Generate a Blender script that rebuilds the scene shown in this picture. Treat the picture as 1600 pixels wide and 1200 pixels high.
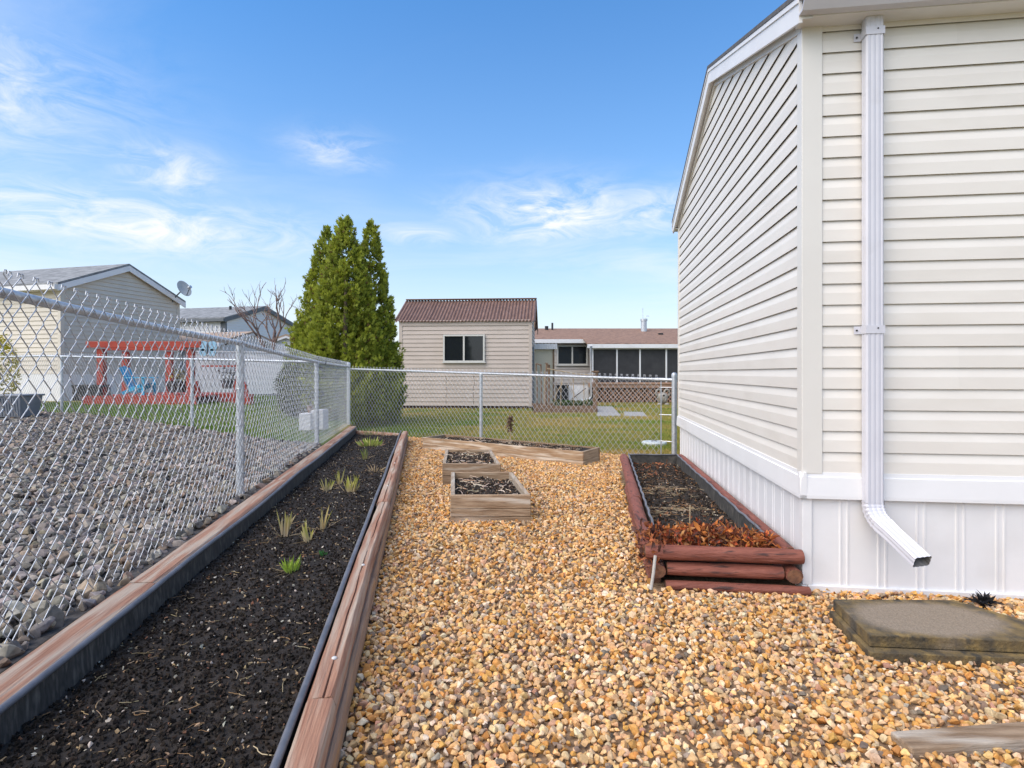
import bpy, bmesh, math, random
import numpy as np
from mathutils import Vector, Matrix, noise as mnoise
random.seed(7); rng = np.random.default_rng(7)
S = bpy.context.scene
for o in list(bpy.data.objects): bpy.data.objects.remove(o)
COL = S.collection

# ------------------------------------------------------------------ camera
F = 900.0; CX = 800.0; HY = 583.0; CAMZ = 1.2
cd = bpy.data.cameras.new('camera'); cam = bpy.data.objects.new('camera', cd); COL.objects.link(cam)
cam.location = (0, 0, CAMZ); cam.rotation_euler = (math.radians(90), 0, 0)
cd.sensor_width = 36; cd.lens = 36*F/1600; cd.shift_y = -(600-HY)/1600; cd.clip_start = .05; cd.clip_end = 3000
S.camera = cam
S.render.resolution_x = 1024; S.render.resolution_y = 768
# ------------------------------------------------------------------ light
SUN_EL, SUN_AZ = math.radians(50), math.radians(-124)       # from behind the camera, left
W = bpy.data.worlds.new('World'); S.world = W; W.use_nodes = True
nt = W.node_tree; nt.nodes.clear()
def wn(t, **k):
    n = nt.nodes.new(t)
    for a, b in k.items(): setattr(n, a, b)
    return n
def wl(a, b): nt.links.new(a, b)
sky = wn('ShaderNodeTexSky', sky_type='NISHITA'); sky.sun_disc = False
sky.sun_elevation = SUN_EL; sky.sun_rotation = SUN_AZ; sky.air_density = 1.0; sky.dust_density = 1.2; sky.ozone_density = 2.0
hs = wn('ShaderNodeHueSaturation'); hs.inputs['Saturation'].default_value = 1.6; hs.inputs['Value'].default_value = 1.0
wl(sky.outputs[0], hs.inputs['Color'])
tc = wn('ShaderNodeTexCoord')
nrm = wn('ShaderNodeVectorMath', operation='NORMALIZE'); wl(tc.outputs['Generated'], nrm.inputs[0])
sep = wn('ShaderNodeSeparateXYZ'); wl(nrm.outputs[0], sep.inputs[0])
zz = wn('ShaderNodeMath', operation='MAXIMUM'); wl(sep.outputs['Z'], zz.inputs[0]); zz.inputs[1].default_value = 0.0
za = wn('ShaderNodeMath', operation='ADD'); wl(zz.outputs[0], za.inputs[0]); za.inputs[1].default_value = .14
dx = wn('ShaderNodeMath', operation='DIVIDE'); wl(sep.outputs['X'], dx.inputs[0]); wl(za.outputs[0], dx.inputs[1])
dy = wn('ShaderNodeMath', operation='DIVIDE'); wl(sep.outputs['Y'], dy.inputs[0]); wl(za.outputs[0], dy.inputs[1])
cmb = wn('ShaderNodeCombineXYZ'); wl(dx.outputs[0], cmb.inputs[0]); wl(dy.outputs[0], cmb.inputs[1])
mp = wn('ShaderNodeMapping'); wl(cmb.outputs[0], mp.inputs[0]); mp.inputs['Scale'].default_value = (.8, 1.25, 1); mp.inputs['Rotation'].default_value = (0, 0, .35); mp.inputs['Location'].default_value = (3.1, 1.7, 0)
n1 = wn('ShaderNodeTexNoise'); wl(mp.outputs[0], n1.inputs['Vector']); n1.inputs['Scale'].default_value = 1.1; n1.inputs['Detail'].default_value = 9; n1.inputs['Roughness'].default_value = .62; n1.inputs['Distortion'].default_value = .7
n2 = wn('ShaderNodeTexNoise'); wl(mp.outputs[0], n2.inputs['Vector']); n2.inputs['Scale'].default_value = .42; n2.inputs['Detail'].default_value = 3
r1 = wn('ShaderNodeMapRange'); wl(n1.outputs[0], r1.inputs[0]); r1.inputs[1].default_value = .42; r1.inputs[2].default_value = .72
r2 = wn('ShaderNodeMapRange'); wl(n2.outputs[0], r2.inputs[0]); r2.inputs[1].default_value = .40; r2.inputs[2].default_value = .62
cm = wn('ShaderNodeMath', operation='MULTIPLY'); wl(r1.outputs[0], cm.inputs[0]); wl(r2.outputs[0], cm.inputs[1])
def wmath(op, a, b=None):
    n = wn('ShaderNodeMath', operation=op)
    for i, q in enumerate((a, b)):
        if q is None: continue
        if isinstance(q, (int, float)): n.inputs[i].default_value = q
        else: wl(q, n.inputs[i])
    return n.outputs[0]
az_ = wmath('ARCTAN2', sep.outputs['X'], sep.outputs['Y']); el_ = wmath('ARCSINE', sep.outputs['Z'])
n3 = wn('ShaderNodeTexNoise'); mp3 = wn('ShaderNodeMapping'); cb3 = wn('ShaderNodeCombineXYZ'); wl(az_, cb3.inputs[0]); wl(el_, cb3.inputs[1]); wl(cb3.outputs[0], mp3.inputs[0])
mp3.inputs['Scale'].default_value = (6, 17, 1); mp3.inputs['Rotation'].default_value = (0, 0, .18); wl(mp3.outputs[0], n3.inputs['Vector']); n3.inputs['Scale'].default_value = 1.6; n3.inputs['Detail'].default_value = 10; n3.inputs['Roughness'].default_value = .66; n3.inputs['Distortion'].default_value = .9
wisp = wn('ShaderNodeMapRange'); wl(n3.outputs[0], wisp.inputs[0]); wisp.inputs[1].default_value = .36; wisp.inputs[2].default_value = .70
tot = None
for (a0, e0, wa, we, k0) in ((3.8,15.4,8,2.6,1.0),(13,15.2,6,2.2,.7),(-34.6,12.2,15,2.3,.95),(-31,16.8,4,2.0,.7),(-17,20.3,4,1.6,.5),(-9.5,13.4,5,1.0,.5),(-48,20,12,5,.7),(60,18,14,4,.8),(100,22,20,5,.8),(-95,20,22,5,.8),(150,20,22,5,.8),(-150,18,22,5,.8)):
    da = wmath('DIVIDE', wmath('SUBTRACT', az_, math.radians(a0)), math.radians(wa)); de = wmath('DIVIDE', wmath('SUBTRACT', el_, math.radians(e0)), math.radians(we))
    d2 = wmath('ADD', wmath('MULTIPLY', da, da), wmath('MULTIPLY', de, de)); g_ = wmath('MULTIPLY', wmath('EXPONENT', wmath('MULTIPLY', d2, -1.0)), k0)
    tot = g_ if tot is None else wmath('MAXIMUM', tot, g_)
pc = wmath('MULTIPLY', tot, wisp.outputs[0])
cm2 = wn('ShaderNodeMath', operation='MAXIMUM'); wl(wmath('MULTIPLY', cm.outputs[0], .75), cm2.inputs[0]); wl(wmath('MULTIPLY', pc, 1.45), cm2.inputs[1]); cm2.use_clamp = True
mx = wn('ShaderNodeMix', data_type='RGBA'); wl(cm2.outputs[0], mx.inputs['Factor']); mx.inputs['B'].default_value = (4.1, 4.2, 4.4, 1)
hz_ = wn('ShaderNodeMath', operation='MULTIPLY'); wl(zz.outputs[0], hz_.inputs[0]); hz_.inputs[1].default_value = -3.7
he = wn('ShaderNodeMath', operation='EXPONENT'); wl(hz_.outputs[0], he.inputs[0])
hm = wn('ShaderNodeMath', operation='MULTIPLY'); wl(he.outputs[0], hm.inputs[0]); hm.inputs[1].default_value = .95
mh = wn('ShaderNodeMix', data_type='RGBA'); wl(hm.outputs[0], mh.inputs['Factor']); wl(hs.outputs[0], mh.inputs['A']); mh.inputs['B'].default_value = (3.5, 3.7, 4.05, 1); wl(mh.outputs['Result'], mx.inputs['A'])
bg = wn('ShaderNodeBackground'); wl(mx.outputs['Result'], bg.inputs['Color']); bg.inputs['Strength'].default_value = .15
wo = wn('ShaderNodeOutputWorld'); wl(bg.outputs[0], wo.inputs['Surface'])
sd = bpy.data.lights.new('sun', 'SUN'); sun = bpy.data.objects.new('sun', sd); COL.objects.link(sun)
sd.energy = 2.3; sd.angle = math.radians(80); sd.color = (1, .90, .74)
sv = Vector((math.sin(SUN_AZ)*math.cos(SUN_EL), math.cos(SUN_AZ)*math.cos(SUN_EL), math.sin(SUN_EL)))
sun.rotation_euler = sv.to_track_quat('Z', 'Y').to_euler(); sun.location = (0, -5, 12)
S.view_settings.view_transform = 'Standard'; S.view_settings.look = 'None'
S.view_settings.exposure = 0.74; S.view_settings.gamma = 1.0; S.view_settings.use_curve_mapping = False
S.render.engine = 'CYCLES'

# ------------------------------------------------------------------ helpers
def P(px, py, Y): return Vector(((px-CX)/F*Y, Y, CAMZ+(HY-py)/F*Y))
def V(*a): return Vector(a)
class MB:
    def __init__(s): s.v = []; s.f = []; s.sm = None
    def add(s, vs, fs):
        n = len(s.v); s.v += [tuple(v) for v in vs]; s.f += [tuple(i+n for i in f) for f in fs]; return s
    def box(s, a, b):
        x0, y0, z0 = a; x1, y1, z1 = b
        return s.add([(x0,y0,z0),(x1,y0,z0),(x1,y1,z0),(x0,y1,z0),(x0,y0,z1),(x1,y0,z1),(x1,y1,z1),(x0,y1,z1)],
                     [(0,3,2,1),(4,5,6,7),(0,1,5,4),(1,2,6,5),(2,3,7,6),(3,0,4,7)])
    def obox(s, o, u, v, w):
        """corner o and three edge vectors (right handed)"""
        o, u, v, w = Vector(o), Vector(u), Vector(v), Vector(w)
        if u.cross(v).dot(w) < 0: u, v = v, u
        return s.add([o,o+u,o+u+v,o+v,o+w,o+u+w,o+u+v+w,o+v+w],
                     [(0,3,2,1),(4,5,6,7),(0,1,5,4),(1,2,6,5),(2,3,7,6),(3,0,4,7)])
    def bar(s, a, b, w, h, up=(0,0,1)):
        a, b = Vector(a), Vector(b); t = (b-a).normalized(); up = Vector(up)
        sd = t.cross(up)
        if sd.length < 1e-4: sd = t.cross(Vector((0,1,0)))
        sd.normalize(); up = sd.cross(t).normalized()
        return s.obox(a-sd*w/2-up*h/2, sd*w, b-a, up*h)
    def sweep(s, path, prof, up=(0,0,1), caps=True, closed=True):
        path = [Vector(p) for p in path]; up0 = Vector(up); base = len(s.v); rings = len(path)
        for i, p in enumerate(path):
            t = (path[min(i+1, rings-1)]-path[max(i-1, 0)]).normalized()
            sd = t.cross(up0)
            if sd.length < 1e-3: sd = t.cross(Vector((0.3,1,0)))
            sd.normalize(); u = sd.cross(t).normalized()
            pr = prof(i) if callable(prof) else prof
            s.v += [tuple(p+sd*a+u*b) for a, b in pr]
        n = len(s.v[base:])//rings
        for i in range(rings-1):
            for j in range(n if closed else n-1):
                k = (j+1) % n
                s.f.append((base+i*n+j, base+i*n+k, base+(i+1)*n+k, base+(i+1)*n+j))
        if caps and closed:
            s.f.append(tuple(base+j for j in reversed(range(n)))); s.f.append(tuple(base+(rings-1)*n+j for j in range(n)))
        return s
    def tube(s, path, r, n=8, caps=True):
        rr = r if callable(r) else (lambda i: r)
        return s.sweep(path, lambda i: [(rr(i)*math.cos(2*math.pi*j/n), rr(i)*math.sin(2*math.pi*j/n)) for j in range(n)], caps=caps, up=(0.02,0.01,1))
    def build(s, name, mat, parent=None, smooth=False, bevel=0, auto=None, origin=None):
        org = Vector(origin) if origin is not None else (wloc(parent) if parent else Vector((0,0,0)))
        me = bpy.data.meshes.new(name); me.from_pydata([tuple(Vector(v)-org) for v in s.v], [], s.f)
        if bevel or True:
            bm = bmesh.new(); bm.from_mesh(me)
            bmesh.ops.recalc_face_normals(bm, faces=bm.faces)
            if bevel:
                es = [e for e in bm.edges if len(e.link_faces) == 2 and e.calc_face_angle(0) > .5]
                bmesh.ops.bevel(bm, geom=es, offset=bevel, segments=2, affect='EDGES', profile=.5, clamp_overlap=True)
            bm.to_mesh(me); bm.free()
        if smooth:
            me.shade_smooth()
            if auto: me.set_sharp_from_angle(angle=math.radians(auto))
        return link(name, me, mat, parent, org)
ORG = {}
def wloc(o): return ORG.get(o.name, Vector((0,0,0)))
def link(name, me, mat, parent=None, org=None):
    o = bpy.data.objects.new(name, me); COL.objects.link(o)
    if mat: me.materials.append(mat)
    org = org if org is not None else Vector((0,0,0))
    if parent:
        o.parent = parent; o.location = org-wloc(parent)
    else: o.location = org
    ORG[o.name] = org
    return o
def thing(name, label, cat, loc, group=None):
    o = bpy.data.objects.new(name, None); COL.objects.link(o); o.location = loc; o.empty_display_size = .1
    ORG[o.name] = Vector(loc); return tag(o, label, cat, group)
def tag(o, label=None, cat=None, group=None, kind=None):
    if label: o['label'] = label
    if cat: o['category'] = cat
    if group: o['group'] = group
    if kind: o['kind'] = kind
    return o
def npmesh(name, verts, faces, mat, col=None, parent=None, smooth=False, org=None):
    """verts (N,3), faces (M,k) arrays; col (N,3) point colour"""
    org = org if org is not None else (wloc(parent) if parent else Vector((0,0,0)))
    verts = np.asarray(verts, dtype=np.float32)-np.array(org, dtype=np.float32); faces = np.asarray(faces, dtype=np.int32)
    me = bpy.data.meshes.new(name); M, k = faces.shape
    me.vertices.add(len(verts)); me.vertices.foreach_set('co', verts.ravel())
    me.loops.add(M*k); me.loops.foreach_set('vertex_index', faces.ravel())
    me.polygons.add(M); me.polygons.foreach_set('loop_start', np.arange(0, M*k, k, dtype=np.int32))
    me.update(calc_edges=True)
    if smooth: me.shade_smooth()
    else: me.shade_flat()
    if col is not None:
        at = me.color_attributes.new('col', 'FLOAT_COLOR', 'POINT')
        c4 = np.ones((len(verts), 4), dtype=np.float32); c4[:, :3] = col; at.data.foreach_set('color', c4.ravel())
    return link(name, me, mat, parent, org)

# ------------------------------------------------------------------ materials
def new_mat(name):
    m = bpy.data.materials.new(name); m.use_nodes = True; n = m.node_tree
    return m, n, n.nodes['Principled BSDF']
def mat(name, c1, c2=None, rough=.6, scale=4, stretch=(1,1,1), detail=5, lo=.35, hi=.65, bump=0, bscale=None, metal=0, spec=.5,
        c3=None, s3=1.2, lo3=.5, hi3=.7, rand=0, coat=0, rotz=0):
    m, n, b = new_mat(name); L = n.links.new
    b.inputs['Roughness'].default_value = rough; b.inputs['Metallic'].default_value = metal
    b.inputs['Specular IOR Level'].default_value = spec
    tcn = n.nodes.new('ShaderNodeTexCoord'); mpn = n.nodes.new('ShaderNodeMapping'); rt_ = n.nodes.new('ShaderNodeVectorRotate'); rt_.rotation_type = 'Z_AXIS'; rt_.inputs['Angle'].default_value = rotz; L(tcn.outputs['Object'], rt_.inputs['Vector']); L(rt_.outputs[0], mpn.inputs[0]); mpn.inputs['Scale'].default_value = stretch
    oi = n.nodes.new('ShaderNodeObjectInfo')
    cmbn = n.nodes.new('ShaderNodeCombineXYZ'); mu = n.nodes.new('ShaderNodeMath'); mu.operation = 'MULTIPLY'; mu.inputs[1].default_value = 37
    L(oi.outputs['Random'], mu.inputs[0]); L(mu.outputs[0], cmbn.inputs[0]); L(mu.outputs[0], cmbn.inputs[1]); L(cmbn.outputs[0], mpn.inputs['Location'])
    out = None
    if c2:
        ns = n.nodes.new('ShaderNodeTexNoise'); L(mpn.outputs[0], ns.inputs['Vector']); ns.inputs['Scale'].default_value = scale; ns.inputs['Detail'].default_value = detail; ns.inputs['Roughness'].default_value = .6
        mr = n.nodes.new('ShaderNodeMapRange'); L(ns.outputs[0], mr.inputs[0]); mr.inputs[1].default_value = lo; mr.inputs[2].default_value = hi
        mi = n.nodes.new('ShaderNodeMix'); mi.data_type = 'RGBA'; L(mr.outputs[0], mi.inputs['Factor']); mi.inputs['A'].default_value = (*c1, 1); mi.inputs['B'].default_value = (*c2, 1)
        out = mi.outputs['Result']
        if c3:
            n3 = n.nodes.new('ShaderNodeTexNoise'); L(mpn.outputs[0], n3.inputs['Vector']); n3.inputs['Scale'].default_value = s3; n3.inputs['Detail'].default_value = 6
            m3 = n.nodes.new('ShaderNodeMapRange'); L(n3.outputs[0], m3.inputs[0]); m3.inputs[1].default_value = lo3; m3.inputs[2].default_value = hi3
            mj = n.nodes.new('ShaderNodeMix'); mj.data_type = 'RGBA'; L(m3.outputs[0], mj.inputs['Factor']); L(out, mj.inputs['A']); mj.inputs['B'].default_value = (*c3, 1)
            out = mj.outputs['Result']
    if rand:
        hsn = n.nodes.new('ShaderNodeHueSaturation'); mr2 = n.nodes.new('ShaderNodeMapRange'); L(oi.outputs['Random'], mr2.inputs[0]); mr2.inputs[3].default_value = 1-rand; mr2.inputs[4].default_value = 1+rand
        L(mr2.outputs[0], hsn.inputs['Value'])
        if out: L(out, hsn.inputs['Color'])
        else: hsn.inputs['Color'].default_value = (*c1, 1)
        out = hsn.outputs[0]
    if out: L(out, b.inputs['Base Color'])
    else: b.inputs['Base Color'].default_value = (*c1, 1)
    if bump:
        nb = n.nodes.new('ShaderNodeTexNoise'); L(mpn.outputs[0], nb.inputs['Vector']); nb.inputs['Scale'].default_value = bscale or scale*3; nb.inputs['Detail'].default_value = 6
        bn = n.nodes.new('ShaderNodeBump'); bn.inputs['Strength'].default_value = bump; bn.inputs['Distance'].default_value = .01; L(nb.outputs[0], bn.inputs['Height']); L(bn.outputs[0], b.inputs['Normal'])
    if coat: b.inputs['Coat Weight'].default_value = coat
    return m
def attr_mat(name, rough=.8, spec=.3, trans=0, nscale=0, namt=.25):
    m, n, b = new_mat(name); L = n.links.new
    a = n.nodes.new('ShaderNodeAttribute'); a.attribute_name = 'col'
    out = a.outputs['Color']
    if nscale:
        tcn = n.nodes.new('ShaderNodeTexCoord'); ns = n.nodes.new('ShaderNodeTexNoise'); L(tcn.outputs['Object'], ns.inputs['Vector']); ns.inputs['Scale'].default_value = nscale; ns.inputs['Detail'].default_value = 4
        mr = n.nodes.new('ShaderNodeMapRange'); L(ns.outputs[0], mr.inputs[0]); mr.inputs[1].default_value = .3; mr.inputs[2].default_value = .7; mr.inputs[3].default_value = 1-namt; mr.inputs[4].default_value = 1+namt
        h = n.nodes.new('ShaderNodeHueSaturation'); L(mr.outputs[0], h.inputs['Value']); L(out, h.inputs['Color']); out = h.outputs[0]
    L(out, b.inputs['Base Color']); b.inputs['Roughness'].default_value = rough; b.inputs['Specular IOR Level'].default_value = spec
    if trans:
        tr = n.nodes.new('ShaderNodeBsdfTranslucent'); L(out, tr.inputs['Color']); ms = n.nodes.new('ShaderNodeMixShader'); ms.inputs[0].default_value = trans
        L(b.outputs[0], ms.inputs[1]); L(tr.outputs[0], ms.inputs[2]); L(ms.outputs[0], n.nodes['Material Output'].inputs['Surface'])
    return m
M = {}
M['siding'] = mat('vinyl_siding', (.73,.69,.63), (.77,.735,.675), rough=.42, scale=2, stretch=(1,1,3), rand=.02, bump=.04, bscale=60, c3=(.68,.64,.575), s3=1.7, lo3=.55, hi3=.8)
M['post_trim'] = mat('vinyl_trim', (.69,.665,.615), (.72,.695,.645), rough=.4, scale=2)
M['white'] = mat('white_vinyl', (.76,.757,.76), (.80,.797,.80), rough=.38, scale=3, c3=(.66,.65,.64), s3=2.2, lo3=.55, hi3=.85)
M['white_metal'] = mat('white_downspout', (.58,.58,.63), (.63,.63,.68), rough=.4, scale=4, c3=(.50,.495,.51), s3=6, lo3=.6, hi3=.9)
M['dark_gap'] = mat('dark_gap', (.02,.017,.015), rough=.9)
M['backing'] = mat('siding_backing', (.27,.23,.19), (.33,.285,.24), rough=.8)  # brown puts the tone of the lap shadow lines into the backing
M['shingle_dark'] = mat('roof_edge', (.07,.07,.075), (.12,.12,.125), rough=.9, scale=30)
M['galv'] = mat('galvanised_steel', (.50,.53,.56), (.62,.65,.68), rough=.42, scale=14, metal=.55, c3=(.40,.42,.44), s3=30, lo3=.5, hi3=.75)
M['wire'] = mat('galvanised_wire', (.46,.475,.50), (.58,.60,.62), rough=.4, scale=20, metal=.5)
M['timber'] = mat('red_timber', (.27,.125,.075), (.40,.215,.135), rough=.8, scale=5, stretch=(9,.5,9), bump=.6, bscale=12, c3=(.43,.335,.255), s3=3.2, lo3=.44, hi3=.62, rand=.12, rotz=-.153)
M['timber_old'] = mat('grey_brown_timber', (.25,.155,.10), (.38,.25,.165), rough=.85, scale=5, stretch=(9,.5,9), bump=.6, bscale=12, c3=(.40,.22,.10), s3=2.5, lo3=.5, hi3=.66, rand=.08, rotz=-.153)
M['log'] = mat('stained_log', (.165,.048,.03), (.25,.082,.052), rough=.68, scale=5, stretch=(9,1.2,9), bump=.9, bscale=9, c3=(.06,.025,.02), s3=4.5, lo3=.56, hi3=.66, rand=.1)
M['logx'] = mat('stained_log_cross', (.165,.048,.03), (.25,.082,.052), rough=.68, scale=5, stretch=(1.2,9,9), bump=.9, bscale=9, c3=(.06,.025,.02), s3=4.5, lo3=.56, hi3=.66, rand=.12)
M['log_end'] = mat('log_end_grain', (.09,.04,.025), (.22,.10,.05), rough=.85, scale=22, bump=.6, bscale=40)
M['edging'] = mat('black_plastic_edging', spec=.2, c1=(.04,.039,.037), c2=(.075,.072,.068), rough=.55, scale=6, stretch=(3,14,3), c3=(.17,.155,.135), s3=4, lo3=.5, hi3=.75)
M['edging_rim'] = mat('edging_rim', (.10,.105,.12), (.17,.17,.19), rough=.45, scale=8)
M['plankx'] = mat('weathered_plank', (.20,.125,.07), (.38,.27,.175), rough=.85, scale=4, stretch=(1.2,10,12), bump=.5, bscale=14, c3=(.50,.43,.35), s3=1.6, lo3=.52, hi3=.68, rand=.25)
M['planky'] = mat('weathered_plank_side', (.27,.205,.145), (.42,.34,.255), rough=.85, scale=4, stretch=(10,1.2,12), bump=.5, bscale=14, c3=(.48,.43,.36), s3=1.6, lo3=.5, hi3=.66, rand=.12)
M['plankx2'] = mat('weathered_plank_aslant', (.23,.14,.075), (.38,.265,.165), rough=.85, scale=4, stretch=(1.2,10,14), bump=.5, bscale=14, c3=(.52,.44,.35), s3=1.3, lo3=.5, hi3=.62, rand=.2, rotz=.625)
M['planky2'] = mat('weathered_plank_end', (.25,.19,.125), (.40,.32,.23), rough=.85, scale=4, stretch=(10,1.2,14), bump=.5, bscale=14, rand=.1, rotz=.625)
M['soil'] = mat('dark_soil', (.010,.0072,.005), (.028,.020,.0145), rough=.95, scale=30, detail=8, bump=1, bscale=70, c3=(.05,.037,.027), s3=9, lo3=.55, hi3=.8)
M['mulch'] = attr_mat('soil_crumbs', .9, .2)
M['gravel_base'] = mat('gravel_bed_base', (.14,.085,.045), (.30,.20,.12), rough=.95, scale=45, bump=.8, bscale=60)
M['grey_base'] = mat('grey_gravel_base', (.035,.032,.03), (.11,.10,.092), rough=.95, scale=22, bump=.8, bscale=40)
M['stones'] = attr_mat('gravel_stones', .72, .35, nscale=90, namt=.22)
M['rocks'] = attr_mat('grey_rocks', .75, .35, nscale=45, namt=.3)
M['leaf'] = attr_mat('foliage', .6, .3, trans=.3)
M['grass'] = attr_mat('grass_blades', .7, .25, trans=.25)
M['dry'] = attr_mat('dry_leaves', .7, .3, trans=.15)
M['concrete'] = None
M['bark'] = mat('bark', (.10,.07,.05), (.19,.14,.105), rough=.9, scale=14, stretch=(3,3,1), bump=.8)
M['bark_red'] = mat('bare_branch', (.17,.105,.085), (.27,.19,.16), rough=.85, scale=10)
M['shed_siding'] = mat('pinkish_siding', (.50,.425,.365), (.55,.47,.41), rough=.55, scale=1.5, bump=.05)
M['far_siding'] = mat('far_siding', (.52,.47,.43), (.57,.52,.475), rough=.6, scale=1.5)
M['left_siding'] = mat('cream_siding', (.60,.545,.455), (.66,.60,.51), rough=.55, scale=1.2)
M['white_siding'] = mat('white_siding', (.70,.70,.71), (.76,.76,.77), rough=.55, scale=1.2)
M['roof_brown'] = mat('brown_shingles', (.20,.115,.075), (.35,.215,.15), rough=.92, scale=5, stretch=(1,2.5,2.5), detail=8, bump=.4, c3=(.11,.07,.055), s3=9, lo3=.5, hi3=.7)
M['roof_grey'] = mat('grey_shingles', (.14,.145,.15), (.30,.31,.315), rough=.92, scale=4, stretch=(1,1.5,2), detail=8, bump=.4)
M['roof_tan'] = mat('tan_roof', (.36,.26,.19), (.44,.33,.25), rough=.9, scale=5)
M['roof_dkgrey'] = mat('dark_grey_roof', (.09,.095,.105), (.14,.145,.155), rough=.9, scale=5)
M['corr'] = mat('brown_corrugated', (.14,.078,.056), (.215,.125,.095), rough=.6, scale=3, stretch=(4,1,1), c3=(.27,.18,.155), s3=5, lo3=.55, hi3=.8)
M['trim_grey'] = mat('slate_trim', (.10,.115,.13), (.13,.145,.16), rough=.6, scale=4)
M['screen'] = mat('dark_insect_screen', (.028,.028,.031), (.042,.042,.045), rough=.7, scale=3)
M['red'] = mat('red_stain', (.33,.032,.016), (.42,.055,.028), rough=.6, scale=5)
M['blue'] = mat('turquoise_plastic', (.02,.36,.60), (.04,.43,.68), rough=.4, scale=3)
M['black'] = mat('black_plastic', (.014,.014,.016), (.03,.03,.033), rough=.5, scale=5)
M['bin'] = mat('grey_bin', (.19,.205,.23), (.24,.255,.28), rough=.5, scale=5)
M['cream'] = mat('cream_metal', (.62,.56,.42), (.67,.61,.47), rough=.5, scale=2)
M['lattice'] = mat('lattice_wood', (.40,.23,.15), (.50,.31,.215), rough=.8, scale=6)
M['old_wood'] = mat('old_brown_wood', (.16,.095,.06), (.28,.18,.115), rough=.9, scale=6, stretch=(4,4,1))
M['slab'] = mat('pale_concrete', (.30,.285,.26), (.38,.365,.335), rough=.9, scale=6, bump=.3)
M['ornament'] = mat('grey_stone_ornament', (.27,.245,.21), (.40,.37,.32), rough=.9, scale=14, bump=.5)
M['pot_white'] = mat('white_block', (.60,.605,.62), (.68,.685,.70), rough=.7, scale=6, bump=.2)
M['frame'] = mat('window_frame', (.58,.57,.53), (.63,.62,.58), rough=.45, scale=4)
M['nail'] = mat('nail_head', (.55,.54,.52), (.66,.65,.63), rough=.5, scale=40)
M['tan'] = mat('dry_stalk', (.40,.29,.17), (.52,.40,.26), rough=.8, scale=14)
def glass_mat():
    m, n, b = new_mat('window_glass'); b.inputs['Base Color'].default_value = (.015,.018,.022,1); b.inputs['Roughness'].default_value = .06; b.inputs['Specular IOR Level'].default_value = .6
    return m
M['glass'] = glass_mat()
def concrete_slab_mat():
    m, n, b = new_mat('mossy_concrete'); L = n.links.new; b.inputs['Roughness'].default_value = .93
    t = n.nodes.new('ShaderNodeTexCoord')
    def nz(s, d=6):
        x = n.nodes.new('ShaderNodeTexNoise'); L(t.outputs['Object'], x.inputs['Vector']); x.inputs['Scale'].default_value = s; x.inputs['Detail'].default_value = d; return x.outputs[0]
    def mr(i, a, b_):
        x = n.nodes.new('ShaderNodeMapRange'); L(i, x.inputs[0]); x.inputs[1].default_value = a; x.inputs[2].default_value = b_; return x.outputs[0]
    def mix(f, a, b_):
        x = n.nodes.new('ShaderNodeMix'); x.data_type = 'RGBA'; L(f, x.inputs['Factor'])
        for s_, v in (('A', a), ('B', b_)):
            if isinstance(v, tuple): x.inputs[s_].default_value = (*v, 1)
            else: L(v, x.inputs[s_])
        return x.outputs['Result']
    # moss round a bare worn oval in the middle of the slab (object origin = slab centre)
    mp_ = n.nodes.new('ShaderNodeMapping'); L(t.outputs['Object'], mp_.inputs[0]); mp_.inputs['Scale'].default_value = (3.2, 5.6, 0); mp_.inputs['Location'].default_value = (.0, -.0, 0)
    ln = n.nodes.new('ShaderNodeVectorMath'); ln.operation = 'LENGTH'; L(mp_.outputs[0], ln.inputs[0])
    ad = n.nodes.new('ShaderNodeMath'); L(ln.outputs['Value'], ad.inputs[0]); 
    sc = n.nodes.new('ShaderNodeMath'); sc.operation = 'MULTIPLY'; L(nz(9), sc.inputs[0]); sc.inputs[1].default_value = .35; L(sc.outputs[0], ad.inputs[1])
    moss = mix(mr(nz(14), .35, .65), (.07,.055,.035), (.22,.15,.055))
    moss = mix(mr(nz(16), .5, .66), moss, (.045,.04,.03))
    worn = mix(mr(nz(170), .35, .65), (.19,.15,.105), (.275,.22,.165))
    L(mix(mr(ad.outputs[0], 1.05, 1.32), worn, moss), b.inputs['Base Color'])
    bn = n.nodes.new('ShaderNodeBump'); bn.inputs['Strength'].default_value = .9; bn.inputs['Distance'].default_value = .008; L(nz(80, 10), bn.inputs['Height']); L(bn.outputs[0], b.inputs['Normal'])
    return m
M['concrete'] = concrete_slab_mat()
def lawn_mat():
    m, n, b = new_mat('lawn'); L = n.links.new; b.inputs['Roughness'].default_value = .95
    t = n.nodes.new('ShaderNodeTexCoord')
    a = n.nodes.new('ShaderNodeTexNoise'); L(t.outputs['Object'], a.inputs['Vector']); a.inputs['Scale'].default_value = .6; a.inputs['Detail'].default_value = 6
    r = n.nodes.new('ShaderNodeMapRange'); L(a.outputs[0], r.inputs[0]); r.inputs[1].default_value = .4; r.inputs[2].default_value = .6
    x = n.nodes.new('ShaderNodeMix'); x.data_type = 'RGBA'; L(r.outputs[0], x.inputs['Factor']); x.inputs['A'].default_value = (.12,.15,.035,1); x.inputs['B'].default_value = (.29,.225,.075,1)
    L(x.outputs['Result'], b.inputs['Base Color'])
    return m
M['lawn'] = lawn_mat()

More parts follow.
